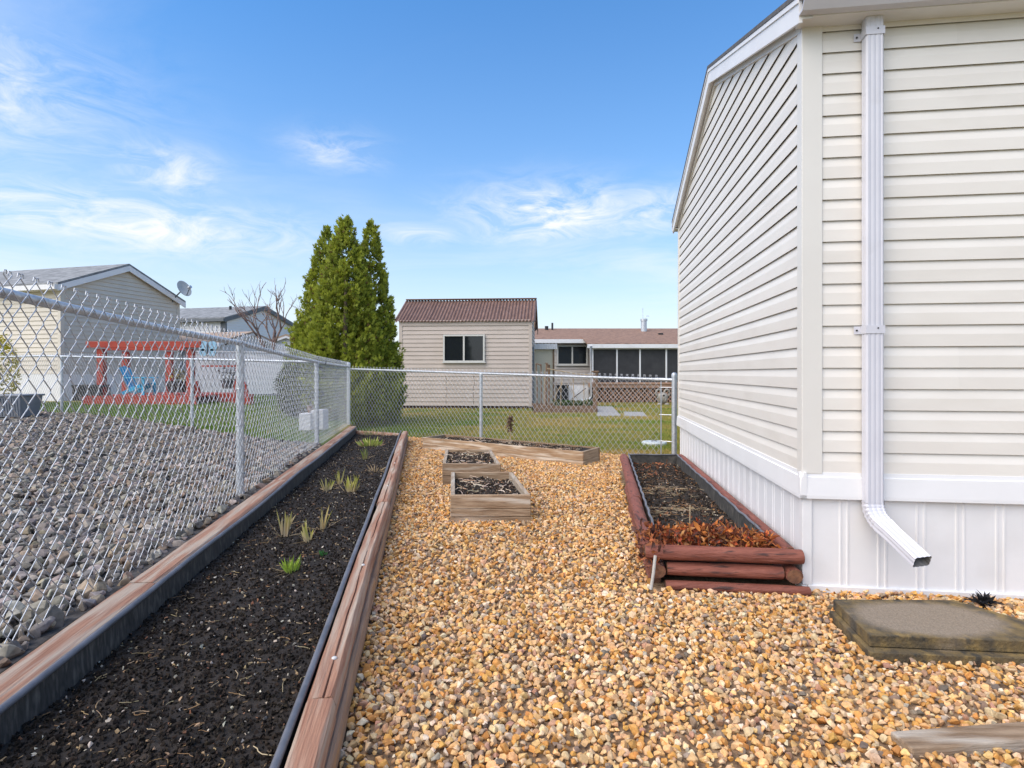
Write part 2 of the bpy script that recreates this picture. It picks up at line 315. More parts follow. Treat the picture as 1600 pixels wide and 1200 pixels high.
# ------------------------------------------------------------------ ground
def Xf(Y): return -1.534-.152*Y                    # line of the left fence
FC = V(-3.32, 11.7, 0); FR = V(2.24, 7.95, 0)       # back fence corner and right end post
def sstep(a, b, x):
    t = min(1, max(0, (x-a)/(b-a))); return t*t*(3-2*t)
def left_level(Y, u=0.0): return .17+.02*min(max(Y, 0), 20)*sstep(.1, 4.2, -u)
def zt(X, Y):
    u = X-Xf(min(Y, 14)); w = .0 if Y < 11.9 else min((Y-11.9)*.7, 5)
    return left_level(Y, u)*(1-sstep(.085-w, .10, u))
us = [-300,-150,-80,-50,-35,-25,-18,-14,-11,-9,-7.5,-6,-5,-4,-3.2,-2.5,-1.9,-1.4,-1,-.7,-.4,-.2,-.05,.05,.083,.089,.093,.097,.102,.3,.8,1.5,2.5,4,6,9,13,18,25,40,80,160,300]
ys = [-60,-25,-10,-4,-1,1,2,3,4,5,6,7,8,9,10,11,11.8,12.2,12.8,13.5,14.2,15,16,17,18,19,20,22,24,27,31,36,45,60,90,150,300,600]
g = MB(); 
for y in ys:
    for u in us: x = Xf(min(max(y,-4),14))+u; g.v.append((x, y, zt(x, y)))
nu = len(us)
for j in range(len(ys)-1):
    for i in range(nu-1): g.f.append((j*nu+i, j*nu+i+1, (j+1)*nu+i+1, (j+1)*nu+i))
tag(g.build('ground', M['lawn'], smooth=True), 'grassy ground reaching back to the houses', kind='structure')
# orange gravel sheet
def back_Y(X): return 11.7-.6745*(X+3.32)
g = MB(); xs = np.linspace(-2.2, 3.2, 12)
sheet = [(-.5, -1.5), (4.5, -1.5), (4.5, 6.4), (2.3, back_Y(2.3)+.02), (1.0, back_Y(1.0)), (-.5, back_Y(-.5)), (-2.0, back_Y(-2.0)-.05), (-2.0, 10.3)]
g.add([(x, y, .006) for x, y in sheet], [tuple(range(len(sheet)))])
tag(g.build('gravel_path', M['gravel_base']), 'orange and tan gravel path between the planting beds', kind='structure')
# grey gravel sheet
def grey_far(X): return 8.2+.5*(-2.78-X)
g = MB()
for k in range(25):
    a = k/24
    for (x0, y0, x1, y1) in ((-12.0, 0, -12.0, grey_far(-12.0)), ): pass
    ya0, ya1 = -1.0, None
    X0 = -12.0; 
    pass
ny = 30; nx = 24
for j in range(ny+1):
    for i in range(nx+1):
        s_ = i/nx; t_ = j/ny
        # left boundary x=-13, right boundary fence line
        yl = -1+t_*(grey_far(-13)+1); yr = -1+t_*(8.15+1); y = yl*(1-s_)+yr*s_
        x = -13*(1-s_)+(Xf(y)+.09)*s_
        g.v.append((x, y, left_level(y, x-Xf(y))+.008))
for j in range(ny):
    for i in range(nx): a = j*(nx+1)+i; g.f.append((a, a+1, a+nx+2, a+nx+1))
tag(g.build('grey_gravel_yard', M['grey_base']), 'grey crushed rock yard behind the long chain link fence', kind='structure')

# ------------------------------------------------------------------ stones
def hull_rock(npt, flat, seed, bev=0):
    r = np.random.default_rng(seed); bm = bmesh.new()
    for _ in range(npt):
        p = r.normal(size=3); p /= np.linalg.norm(p); p *= r.uniform(.85, 1.05)
        bm.verts.new((p[0], p[1]*r.uniform(.7, .9), p[2]*flat))
    res = bmesh.ops.convex_hull(bm, input=bm.verts)
    bmesh.ops.delete(bm, geom=[v for v in bm.verts if not v.link_faces], context='VERTS')
    if bev:
        bmesh.ops.bevel(bm, geom=list(bm.edges), offset=bev, segments=1, affect='EDGES', clamp_overlap=True)
    bmesh.ops.triangulate(bm, faces=bm.faces); bm.verts.index_update()
    v = np.array([q.co[:] for q in bm.verts]); f = np.array([[q.index for q in t.verts] for t in bm.faces]); bm.free()
    return v, f
def scatter_rocks(pts, sizes, cols, protos, tilt=.6):
    VV, FF, CC = [], [], []; off = 0
    which = rng.integers(0, len(protos), len(pts))
    for k, (pv, pf) in enumerate(protos):
        idx = np.where(which == k)[0]
        if not len(idx): continue
        n = len(idx); a = rng.uniform(0, 2*np.pi, n); b = rng.normal(0, tilt, n); c = rng.normal(0, tilt, n)
        ca, sa, cb, sb, cc, sc = np.cos(a), np.sin(a), np.cos(b), np.sin(b), np.cos(c), np.sin(c)
        R = np.zeros((n, 3, 3))
        Rz = np.zeros((n,3,3)); Rz[:,0,0]=ca; Rz[:,0,1]=-sa; Rz[:,1,0]=sa; Rz[:,1,1]=ca; Rz[:,2,2]=1
        Rx = np.zeros((n,3,3)); Rx[:,0,0]=1; Rx[:,1,1]=cb; Rx[:,1,2]=-sb; Rx[:,2,1]=sb; Rx[:,2,2]=cb
        Ry = np.zeros((n,3,3)); Ry[:,1,1]=1; Ry[:,0,0]=cc; Ry[:,0,2]=sc; Ry[:,2,0]=-sc; Ry[:,2,2]=cc
        R = Rz@Rx@Ry
        v = np.einsum('nij,vj->nvi', R, pv)*sizes[idx][:, None, None]+pts[idx][:, None, :]
        m = len(pv)
        VV.append(v.reshape(-1, 3)); CC.append(np.repeat(cols[idx], m, axis=0))
        FF.append((pf[None]+(np.arange(n)*m)[:, None, None]).reshape(-1, 3)+off); off += n*m
    return np.concatenate(VV), np.concatenate(FF), np.concatenate(CC)
def palette(n, cols, wts, jit=.15):
    w = np.array(wts)/sum(wts); k = rng.choice(len(cols), n, p=w); c = np.array(cols)[k]
    return np.clip(c*rng.uniform(1-jit, 1+jit, (n, 1))*rng.uniform(.94, 1.06, (n, 3)), 0, 1)
def in_poly(x, y, poly):
    ins = np.zeros(len(x), bool); n = len(poly)
    for i in range(n):
        x0, y0 = poly[i]; x1, y1 = poly[(i+1) % n]
        c = ((y0 > y) != (y1 > y)) & (x < (x1-x0)*(y-y0)/(y1-y0+1e-12)+x0); ins ^= c
    return ins
gh = V(.584, 4.371, 0).normalized(); hh = V(gh.y, -gh.x, 0); NC = V(1.607, 3.165, 0)    # house frame: gable direction, front direction, near corner
BOXES = []      # footprints to keep stones out of
def rt_in(Y): return -.36-.155*Y                      # right timber, inner top edge
OR = [(.56,.36,.165),(.47,.255,.075),(.50,.385,.25),(.38,.19,.055),(.43,.28,.15),(.22,.165,.125),(.115,.095,.08),(.58,.49,.38),(.34,.205,.14),(.28,.24,.20)]
OW = [26,15,20,9,18,4,2.5,6,6,3.5]
near_p = [hull_rock(13, .72, 100+i, .09) for i in range(10)]
far_p = [hull_rock(10, .75, 200+i) for i in range(10)]
def gravel_points(sp, y0, y1, x0, x1):
    nx_, ny_ = int((x1-x0)/sp), int((y1-y0)/sp)
    X, Y = np.meshgrid(np.arange(nx_)*sp+x0, np.arange(ny_)*sp+y0); X = X.ravel(); Y = Y.ravel()
    X = X+rng.uniform(-.6, .6, len(X))*sp; Y = Y+rng.uniform(-.6, .6, len(Y))*sp; return X, Y
def keep_gravel(X, Y):
    k = (X > -.255-.155*Y) & (Y < 11.7-.6745*(X+3.32)-.03) & (np.abs(X) < .97*Y+.35)
    d = (X-NC.x)*hh.y*0  # outside the house: gable line and front line
    side = (X-NC.x)*gh.y-(Y-NC.y)*gh.x        # >0 right of gable line
    front = (X-NC.x)*gh.x+(Y-NC.y)*gh.y       # >0 behind the front line
    k &= ~((side > -.01) & (front > -.01))
    for b in KEEP: k &= ~in_poly(X, Y, b)
    return k
KEEP = [[(.77,3.16),(1.60,3.10),(2.10,7.0),(1.30,7.0)],          # log bed
        [(1.53,2.78),(1.48,2.43),(2.22,2.37),(2.1,2.74)]]         # slab
X1, Y1 = gravel_points(.0208, 1.35, 3.1, -1.1, 3.4); k = keep_gravel(X1, Y1); X1, Y1 = X1[k], Y1[k]
X2, Y2 = gravel_points(.0245, 3.1, 11.0, -2.2, 3.0); k = keep_gravel(X2, Y2); X2, Y2 = X2[k], Y2[k]
def stone_set(X, Y, protos, mean):
    n = len(X); s_ = np.clip(rng.lognormal(math.log(mean), .27, n), mean*.55, mean*1.75)
    z = .008+rng.uniform(.0, .016, n)
    bump = np.array([mnoise.noise((x*2.2, y*2.2, 0)) for x, y in zip(X, Y)])*.008
    c = palette(n, OR, OW, .2)
    big = np.array([mnoise.noise((x*1.1, y*1.1, 5)) for x, y in zip(X, Y)])
    c *= 1.10*(1+.12*big)[:, None]*np.array([[1.13, 1.05, .95]])
    return scatter_rocks(np.stack([X, Y, z+bump], 1), s_, np.clip(c, 0, 1), protos)
a = stone_set(X1, Y1, near_p, .0152); b = stone_set(X2, Y2, far_p, .0160)
v = np.concatenate([a[0], b[0]]); f = np.concatenate([a[1], b[1]+len(a[0])]); c = np.concatenate([a[2], b[2]])
tag(npmesh('gravel', v, f, M['stones'], c), 'loose orange and tan gravel stones covering the path', 'gravel', kind='stuff')
print('orange stones', len(X1), len(X2), 'tris', len(f))
# grey rocks
GR = [(.165,.145,.125),(.235,.205,.175),(.31,.27,.23),(.105,.096,.088),(.215,.155,.11),(.27,.215,.155),(.14,.132,.13),(.39,.35,.30)]
GW = [18,20,14,12,9,10,9,5]
X, Y = gravel_points(.047, .9, 14.5, -12.5, -1.6)
k = (X < Xf(Y)+.075) & ((Y < grey_far(X)-.02)) & (X > -.93*Y-.9)
X, Y = X[k], Y[k]; n = len(X)
nearm = Y < 4.2
def rock_set(m, protos):
    x, y = X[m], Y[m]; n = len(x); s_ = np.clip(rng.lognormal(math.log(.035), .33, n), .018, .07)
    z = np.array([left_level(b, a-Xf(b)) for a, b in zip(x, y)])+.006+rng.uniform(0, .03, n)*np.clip((Xf(y)+.12-x)/.15, .1, 1)+np.array([mnoise.noise((a*1.3, b*1.3, 2)) for a, b in zip(x, y)])*.03
    return scatter_rocks(np.stack([x, y, z], 1), s_, palette(n, GR, GW, .2), protos, .7)
np2 = [hull_rock(13, .66, 300+i, .07) for i in range(10)]; fp2 = [hull_rock(10, .7, 400+i) for i in range(10)]
a = rock_set(nearm, np2); b = rock_set(~nearm, fp2)
v = np.concatenate([a[0], b[0]]); f = np.concatenate([a[1], b[1]+len(a[0])]); c = np.concatenate([a[2], b[2]])
tag(npmesh('crushed_rock', v, f, M['rocks'], c), 'grey crushed rock covering the yard behind the long fence', 'rock', kind='stuff')
print('grey rocks', n, 'tris', len(f))

# ------------------------------------------------------------------ foreground mobile home
home = thing('mobile_home', 'cream sided mobile home with white skirting and a downspout beside the gravel', 'house', (NC.x, NC.y, 0))
GL = 4.41; FL = 9.0; SZ = .655; CO = .1145; EAVE = 3.17
def HP(s, d, o, z):           # s along gable, d along front, o outward from gable (left), z
    return NC+gh*s+hh*(d-o)+V(0,0,z)
def rake(s): return EAVE+.055+(.36*(GL/2-abs(s-GL/2)))   # wall top under the roof
# backing walls
wl_ = MB(); pts = [(0, SZ), (GL, SZ), (GL, rake(GL)), (GL/2, rake(GL/2)), (0, rake(0))]
wl_.add([HP(s, .012, 0, z) for s, z in pts]+[HP(s, .11, 0, z) for s, z in pts], [(0,1,2,3,4), (9,8,7,6,5)]+[(i, (i+1)%5, (i+1)%5+5, i+5) for i in range(5)])
gw = wl_.build('gable_wall', M['backing'], home)
fw = MB().obox(HP(.012, .11, 0, SZ), hh*(FL-.11), gh*.1, V(0,0,EAVE-SZ+.06)).build('front_wall', M['backing'], home)
bk = MB().obox(HP(GL-.1, .11, 0, SZ), hh*(FL-.11), gh*.1, V(0,0,EAVE-SZ+.06)).build('back_wall', M['siding'], home)
# Dutch lap course: (height fraction, depth) from top to bottom
LAP = [(1.05, -.003), (1.0, -.001), (.62, .0095), (.57, .0108), (.06, .0115), (.014, .0115), (.014, .0095), (.10, .0015)]
def course_gable(k):
    z0 = SZ+k*CO; mb = MB(); m = len(LAP)
    zt_ = [z0+f_*CO for f_, _ in LAP]
    def ends(z):
        if z <= rake(0)-.03: return .055, GL-.04
        t = (z-(EAVE+.055-.03))/.36; return max(.055, t), min(GL-.04, GL-t)
    if ends(z0)[1]-ends(z0)[0] < .12: return None
    for e in (0, 1):
        for (f_, d_), z in zip(LAP, zt_):
            s0, s1 = ends(z)
            if s1 < s0: s0 = s1 = GL/2
            mb.v.append(tuple(HP((s0, s1)[e], 0, d_, z)))
    for j in range(m-1): mb.f.append((j, j+1, m+j+1, m+j))
    mb.f.append(tuple(range(m))); mb.f.append(tuple(range(2*m-1, m-1, -1)))
    return mb.build('siding_board', M['siding'], gw)
k = 0
while True:
    if SZ+k*CO > rake(GL/2)-.06: break
    course_gable(k); k += 1
def course_front(k, d0, d1, off=0):
    z0 = SZ+k*CO; mb = MB(); m = len(LAP)
    for d in (d0, d1):
        for f_, o_ in LAP: mb.v.append(tuple(HP(-o_-off, d, 0, min(z0+f_*CO, EAVE+.03))))
    for j in range(m-1): mb.f.append((j, j+1, m+j+1, m+j))
    mb.f.append(tuple(range(m))); mb.f.append(tuple(range(2*m-1, m-1, -1)))
    mb.build('siding_board', M['siding'], fw)
sj = random.Random(3)
for k in range(22):
    # laps between board lengths, as at the downspout's right
    j = {4: .75, 5: .75, 21: .74, 20: .74}.get(k, sj.uniform(2.0, 4.0))
    course_front(k, .088, j+.02, .0012); course_front(k, j, 5.0+sj.uniform(-.5, .5), 0)
# corner posts
cp = MB(); 
prof = [(-.016, -.016), (-.016, .088), (-.0, .088), (-.0, .06), (.058, -.0), (.058, -.016)]
L_ = [(-.018, .086), (-.018, -.018), (.058, -.018), (.058, -.004), (.0, -.0), (-.004, .086)]   # (s, d): outside corner
# polygon in (s, d): wraps the near corner
poly = [(-.020, .086), (-.020, -.020), (.056, -.020), (.056, .010), (.010, .010), (.010, .086)]
cp.add([HP(s, d, 0, SZ-.004) for s, d in poly]+[HP(s, d, 0, EAVE+.05) for s, d in poly], [tuple(range(6)), tuple(range(11, 5, -1))]+[(i, (i+1)%6, (i+1)%6+6, i+6) for i in range(6)])
cp.build('corner_post', M['post_trim'], home, bevel=.003)
cp = MB(); poly2 = [(GL+.020, .086), (GL+.020, -.020), (GL-.05, -.020), (GL-.05, .010), (GL-.010, .010), (GL-.010, .086)]
cp.add([HP(s, d, 0, SZ-.004) for s, d in poly2]+[HP(s, d, 0, EAVE+.05) for s, d in poly2], [tuple(range(6)), tuple(range(11, 5, -1))]+[(i, (i+1)%6, (i+1)%6+6, i+6) for i in range(6)])
cp.build('corner_post', M['post_trim'], home, bevel=.003)
# skirting: band, panels with double ribs, bottom rail
sk = MB().obox(HP(.03, .03, 0, .02), gh*(GL-.06), hh*.02, V(0,0,SZ-.03)); sk = sk.build('skirting', M['white'], home)
MB().obox(HP(.03, .05, 0, .02), hh*(FL-.1), gh*.02, V(0,0,SZ-.03)).build('skirting', M['white'], home)
skf = bpy.data.objects[[o.name for o in home.children if o.name.startswith('skirting')][-1]]
def band(along_g, a0, a1):
    # profile (outward, z): thin upper lip then a wide band tilting out
    pr = [(.0, SZ+.004), (.016, SZ+.004), (.018, SZ-.018), (.026, SZ-.022), (.034, .535), (.034, .518), (.0, .518)]
    mb = MB(); m = len(pr)
    for t in (a0, a1):
        for o_, z in pr: mb.v.append(tuple(HP(t, -o_*0, o_, z) if along_g else HP(-o_, t, 0, z)))
    for j in range(m): mb.f.append((j, (j+1) % m, m+(j+1) % m, m+j))
    mb.f.append(tuple(range(m))); mb.f.append(tuple(range(2*m-1, m-1, -1)))
    return mb
for a0, a1 in ((-.034, 1.55), (1.553, GL+.03)): band(True, a0, a1).build('skirting_band', M['white'], home)
for a0, a1 in ((-.0335, 2.9), (2.903, 6.2)): band(False, a0, a1).build('skirting_band', M['white'], home)
def panel(along_g, t0, t1):
    # flat pan with two thin raised ribs at its right edge
    w = t1-t0; r = .0022 if along_g else .005; a = [(0, 0), (w-.052, 0), (w-.048, r), (w-.040, r), (w-.036, 0), (w-.016, 0), (w-.012, r), (w-.004, r), (w, 0)]
    mb = MB(); n = len(a)
    for z in (.035, .53):
        for t, o_ in a:
            mb.v.append(tuple(HP(t0+t, .0, o_+.002, z) if along_g else HP(-o_-.002, t0+t, 0, z)))
    for j in range(n-1): mb.f.append((j, j+1, n+j+1, n+j))
    b0 = len(mb.v)
    for z in (.035, .53):
        for t in (0, w): mb.v.append(tuple(HP(t0+t, .028, 0, z) if along_g else HP(.028, t0+t, 0, z)))
    mb.f += [(b0, b0+1, b0+3, b0+2), (0, n, b0+2, b0), (n-1, b0+1, b0+3, 2*n-1)]
    return mb.build('skirting_panel', M['white'], sk if along_g else skf)
t = .045
while t < GL-.2: panel(True, t, t+.172); t += .172
t = .035
while t < 5.0: panel(False, t, t+.193); t += .193
MB().obox(HP(-.018, .0, .020, .0), gh*(GL+.02), hh*.03, V(0,0,.040)).build('bottom_rail', M['white'], home, bevel=.003)
MB().obox(HP(-.020, .012, .0, .0), hh*6, gh*.03, V(0,0,.042)).build('bottom_rail', M['white'], home, bevel=.003)
MB().obox(HP(-.016, -.016, 0, .042), hh*.05, gh*.05, V(0,0,.478)).build('skirting_corner', M['white'], home, bevel=.003)
# roof: two slopes, fascia, soffit trim
OVH = .07; EO = .12; PK = 4.03
def RP(s, d, z): return NC+gh*s+hh*d+V(0,0,z)
def roof_z(s): return PK-.36*abs(s-GL/2)
for s0, s1 in ((-EO, GL/2), (GL/2, GL+EO)):
    mb = MB(); d0, d1 = -OVH-.012, FL
    a = [RP(s0, d0, roof_z(s0)), RP(s1, d0, roof_z(s1)), RP(s1, d1, roof_z(s1)), RP(s0, d1, roof_z(s0))]
    mb.add(a+[p+V(0,0,.028) for p in a], [(0,3,2,1),(4,5,6,7),(0,1,5,4),(1,2,6,5),(2,3,7,6),(3,0,4,7)])
    mb.build('roof_slope', M['shingle_dark'], home)
    # rake fascia board (white) below the roof edge
    mb = MB(); h_ = .135
    a = [RP(s0, -OVH, roof_z(s0)-.002), RP(s1, -OVH, roof_z(s1)-.002), RP(s1, -OVH, roof_z(s1)-h_), RP(s0, -OVH, roof_z(s0)-h_)]
    mb.add(a+[p+hh*.018 for p in a], [(0,3,2,1),(4,5,6,7),(0,1,5,4),(1,2,6,5),(2,3,7,6),(3,0,4,7)]); mb.build('rake_fascia', M['white'], home)
    mb = MB(); a = [RP(s0, -OVH-.008, roof_z(s0)-.002), RP(s1, -OVH-.008, roof_z(s1)-.002), RP(s1, -OVH-.008, roof_z(s1)-.03), RP(s0, -OVH-.008, roof_z(s0)-.03)]
    mb.add(a+[p+hh*.0078 for p in a], [(0,3,2,1),(4,5,6,7),(0,1,5,4),(1,2,6,5),(2,3,7,6),(3,0,4,7)]); mb.build('drip_edge', M['white'], home)
    mb = MB(); a = [RP(s0, -OVH+.018, roof_z(s0)-.115), RP(s1, -OVH+.018, roof_z(s1)-.115), RP(s1, .0, roof_z(s1)-.115), RP(s0, .0, roof_z(s0)-.115)]
    mb.add(a+[p+V(0,0,.02) for p in a], [(0,3,2,1),(4,5,6,7),(0,1,5,4),(1,2,6,5),(2,3,7,6),(3,0,4,7)]); mb.build('soffit', M['white'], home)
    # trim strip on the wall just under the soffit
    mb = MB(); q0 = max(s0, 0); q1 = min(s1, GL)
    a = [RP(q0, -.022, roof_z(q0)-.117), RP(q1, -.022, roof_z(q1)-.117), RP(q1, -.022, roof_z(q1)-.165), RP(q0, -.022, roof_z(q0)-.165)]
    mb.add(a+[p+hh*.03 for p in a], [(0,3,2,1),(4,5,6,7),(0,1,5,4),(1,2,6,5),(2,3,7,6),(3,0,4,7)]); mb.build('rake_trim', M['post_trim'], home)
for s_, sg in ((-EO, -1), (GL+EO, 1)):
    mb = MB(); z1 = roof_z(s_)-.005; sw = s_+sg*.0
    pr = [(0, z1), (sg*.09, z1), (sg*.085, z1-.05), (sg*.05, z1-.095), (0, z1-.095), (0, z1-.085), (sg*.045, z1-.085), (sg*.076, z1-.048), (sg*.08, z1-.012), (0, z1-.012)]
    m = len(pr)
    for d in (-OVH, FL):
        for o_, z in pr: mb.v.append(tuple(RP(s_+o_, d, z)))
    for j in range(m): mb.f.append((j, (j+1) % m, m+(j+1) % m, m+j))
    mb.f.append(tuple(range(m))); mb.f.append(tuple(range(2*m-1, m-1, -1))); mb.build('gutter', M['white_metal'], home)
    mb = MB(); a0 = min(s_, s_-sg*.11)
    mb.obox(RP(a0, -OVH+.02, z1-.10), gh*.11, hh*(FL), V(0,0,.015)); mb.build('eave_soffit', M['white'], home)
# downspout: ribbed rectangular pipe with a crimped elbow and an outlet kicked to the right
ds = .325; ww, dd = .088, .062
def rect_prof(w, d, rib=.0025):
    pts = []
    def edge(x0, y0, x1, y1, nx, ny, n):
        for i in range(n):
            t_ = i/n; k_ = rib if (i % 3 == 1) else 0
            pts.append((x0+(x1-x0)*t_-nx*k_, y0+(y1-y0)*t_-ny*k_))
    c_ = .008; a, b = w/2, d/2
    edge(-a+c_, -b, a-c_, -b, 0, -1, 9); pts.append((a-c_, -b))
    edge(a, -b+c_, a, b-c_, 1, 0, 6); pts.append((a, b-c_))
    edge(a-c_, b, -a+c_, b, 0, 1, 9); pts.append((-a+c_, b))
    edge(-a, b-c_, -a, -b+c_, -1, 0, 6); pts.append((-a, -b+c_))
    return pts
out = -.020-dd/2        # s of the pipe centre in front of the siding
def DP(d, o, z): return RP(out-o, d, z)
RPF = rect_prof(ww, dd)
pipe = MB()
for z in (.49, EAVE-.06):
    for a, b in RPF: pipe.v.append(tuple(DP(ds+a, b, z)))
m = len(RPF)
for j in range(m): pipe.f.append((j, (j+1) % m, m+(j+1) % m, m+j))
dsp = pipe.build('downspout', M['white_metal'], home, smooth=True, auto=25)
# elbow and outlet: bends towards the viewer and to the right
path = []; dirs = []
# the outlet runs out from the wall (towards -s) and slightly along +d
od = (hh*.22-gh*.86+V(0,0,-.40)).normalized()
p = DP(ds, 0, .515); path.append((p, V(0,0,-1)))
NB = 12
for i in range(1, NB+1):
    t_ = i/NB; d_ = V(0,0,-1).lerp(od, t_).normalized(); p = p+d_*.0115; path.append((p.copy(), d_))
LEN = .27
for i in range(1, 5): path.append((p+od*LEN*i/4, od))
def ring(p, d, prof, sc=1):
    side = (hh - d*hh.dot(d)).normalized(); up = side.cross(d).normalized()
    if up.dot(-gh) < 0 and abs(d.z) > .9: up = -up
    return [p+side*a*sc+up*b*sc for a, b in prof]
el = MB()
for i, (p_, d_) in enumerate(path):
    scl = 1.0+(.075 if i <= NB else 0)*(1 if i % 2 == 0 else .0)-(.02 if i > NB else 0)
    side = (hh-d_*hh.dot(d_)).normalized(); up = d_.cross(side).normalized()
    el.v += [tuple(p_+side*a*scl+up*b*scl) for a, b in RPF]
for i in range(len(path)-1):
    for j in range(m): el.f.append((i*m+j, i*m+(j+1) % m, (i+1)*m+(j+1) % m, (i+1)*m+j))
elb = el.build('elbow', M['white_metal'], dsp, smooth=True, auto=25)
# inner dark lining at the outlet mouth
p_, d_ = path[-1]; side = (hh-d_*hh.dot(d_)).normalized(); up = d_.cross(side).normalized()
ln = MB(); 
for dist, sc in ((-.001, .955), (-.16, .93)):
    ln.v += [tuple(p_+d_*dist+side*a*sc+up*b*sc) for a, b in RPF]
for j in range(m): ln.f.append((j, m+j, m+(j+1) % m, (j+1) % m))
ln.f.append(tuple(range(m, 2*m)))
ln.build('outlet_lining', mat('dark_pipe_inside', (.16,.155,.15), (.28,.27,.26), rough=.8, scale=20), dsp)
for zc in (2.99, 1.41):
    mb = MB(); hgt = .042
    a = [(-ww/2-.036, -dd/2-.001), (-ww/2-.003, -dd/2-.001), (-ww/2-.003, dd/2+.003), (ww/2+.003, dd/2+.003), (ww/2+.003, -dd/2-.001), (ww/2+.012, -dd/2-.001)]
    i_ = [(x*.985, y-.0025) for x, y in a]
    for z in (zc, zc+hgt):
        for x, y in a: mb.v.append(tuple(DP(ds+x, y, z)))
        for x, y in i_: mb.v.append(tuple(DP(ds+x, y, z)))
    n_ = len(a)
    for j in range(n_-1):
        mb.f += [(j, j+1, 2*n_+j+1, 2*n_+j), (j, n_+j, n_+j+1, j+1), (2*n_+j, 2*n_+j+1, 3*n_+j+1, 3*n_+j)]
    st = mb.build('strap', M['white_metal'], dsp)
    MB().tube([DP(ds-ww/2-.022, -dd/2+.001, zc+.02), DP(ds-ww/2-.022, -dd/2+.005, zc+.02)], .005, 8).build('screw', M['dark_gap'], dsp)
    MB().tube([DP(ds+.012, dd/2+.003, zc+.028), DP(ds+.012, dd/2+.006, zc+.028)], .004, 8).build('screw', M['dark_gap'], dsp)

# ------------------------------------------------------------------ chain link fences
def wire_mesh_np(p0, p1, zb0, zb1, zt0, zt1, pitch, rowh, r, sides=5, off=0.0):
    """zig-zag woven wires between two ground points; bottom / top heights linear along the run"""
    p0, p1 = Vector(p0), Vector(p1); d = (p1-p0); Ln = math.hypot(d.x, d.y); t = Vector((d.x/Ln, d.y/Ln, 0)); nn = Vector((t.y, -t.x, 0))
    nw = int(Ln/pitch); VV = []; FF = []; base = 0
    ang = [2*math.pi*j/sides for j in range(sides)]
    for w in range(nw+1):
        s0 = w*pitch
        f_ = s0/Ln; zb = zb0+(zb1-zb0)*f_; zt_ = zt0+(zt1-zt0)*f_
        # zig-zag between columns s0-pitch/2-e and s0+pitch/2+e
        n_half = max(2, int(round((zt_-zb)/(rowh/2)))); dz = (zt_-zb)/n_half; pts = []
        for i in range(n_half+1):
            sgn = -1 if (i+w) % 2 == 0 else 1; z = zb+dz*i; e = pitch/2+r*.55
            o = nn*(r*1.25*sgn)
            bow = .10
            c = p0+t*(s0+sgn*e); c.z = z
            if i > 0:
                # slightly bowed mid points: the hook stays tight and the leg runs straight
                q = pts[-1][0]
                for u_ in (.10, .5, .90):
                    m_ = q.lerp(c, u_); k_ = (u_-.5)*2
                    m_ = m_+t*(-sgn*k_*0)
                    pts.append((m_+nn*(-r*1.25*sgn*(1-2*u_))*-1*0+nn*(r*1.3*sgn*(2*u_-1)), 0))
            pts.append((c.copy(), 1))
        # knuckle: bend the last point over
        last = pts[-1][0]; prev = pts[-2][0]; dv = (last-prev).normalized()
        side = -1 if ((n_half+w) % 2 == 0) else 1
        pts += [(last+Vector((0,0,.010))-t*side*.003, 0), (last+Vector((0,0,.012))-t*side*.014, 0), (last+Vector((0,0,-.004))-t*side*.018, 0)]
        P_ = np.array([p[0][:] for p in pts]); n = len(P_)
        T = np.zeros_like(P_); T[1:-1] = P_[2:]-P_[:-2]; T[0] = P_[1]-P_[0]; T[-1] = P_[-1]-P_[-2]; T /= np.linalg.norm(T, axis=1)[:, None]
        N1 = np.array(nn[:])[None]-T*(T@np.array(nn[:]))[:, None]; N1 /= np.linalg.norm(N1, axis=1)[:, None]; N2 = np.cross(T, N1)
        ring_ = np.stack([P_+r*(math.cos(a)*N1+math.sin(a)*N2) for a in ang], 1).reshape(-1, 3)
        VV.append(ring_)
        i_, j_ = np.meshgrid(np.arange(n-1), np.arange(sides), indexing='ij'); k_ = (j_+1) % sides
        FF.append(np.stack([base+i_*sides+j_, base+i_*sides+k_, base+(i_+1)*sides+k_, base+(i_+1)*sides+j_], -1).reshape(-1, 4)); base += n*sides
    return np.concatenate(VV), np.concatenate(FF)
def add_mesh(parent, runs, r, pitch, rowh, sides=5):
    Vs, Fs, b = [], [], 0
    for (p0, p1, zb0, zb1, zt0, zt1) in runs:
        v, f = wire_mesh_np(p0, p1, zb0, zb1, zt0, zt1, pitch, rowh, r, sides); Vs.append(v); Fs.append(f+b); b += len(v)
    o = npmesh('wire_mesh', np.concatenate(Vs), np.concatenate(Fs), M['wire'], None, parent, smooth=True); o['kind'] = 'stuff'; return o
def post(parent, p, z0, z1, r, cap='dome', name='post'):
    po = MB().tube([V(p.x, p.y, z0), V(p.x, p.y, z1)], r, 14).build(name, M['galv'], parent, smooth=True, auto=40)
    mb = MB()
    if cap == 'dome':
        prof = [(r*1.12, 0), (r*1.12, .03), (r*1.05, .045), (r*.8, .06), (r*.4, .068), (0.002, .07)]
        mb.tube([V(p.x, p.y, z1-.02+h) for _, h in prof], lambda i: prof[i][0], 14); mb.build('post_cap', M['galv'], po, smooth=True, auto=40)
    elif cap == 'loop':
        mb.tube([V(p.x, p.y, z1-.05), V(p.x, p.y, z1-.0), V(p.x, p.y, z1+.012)], lambda i: (r*1.1, r*1.1, r*.6)[i], 12); mb.build('post_cap', M['galv'], po, smooth=True, auto=40)
    return po
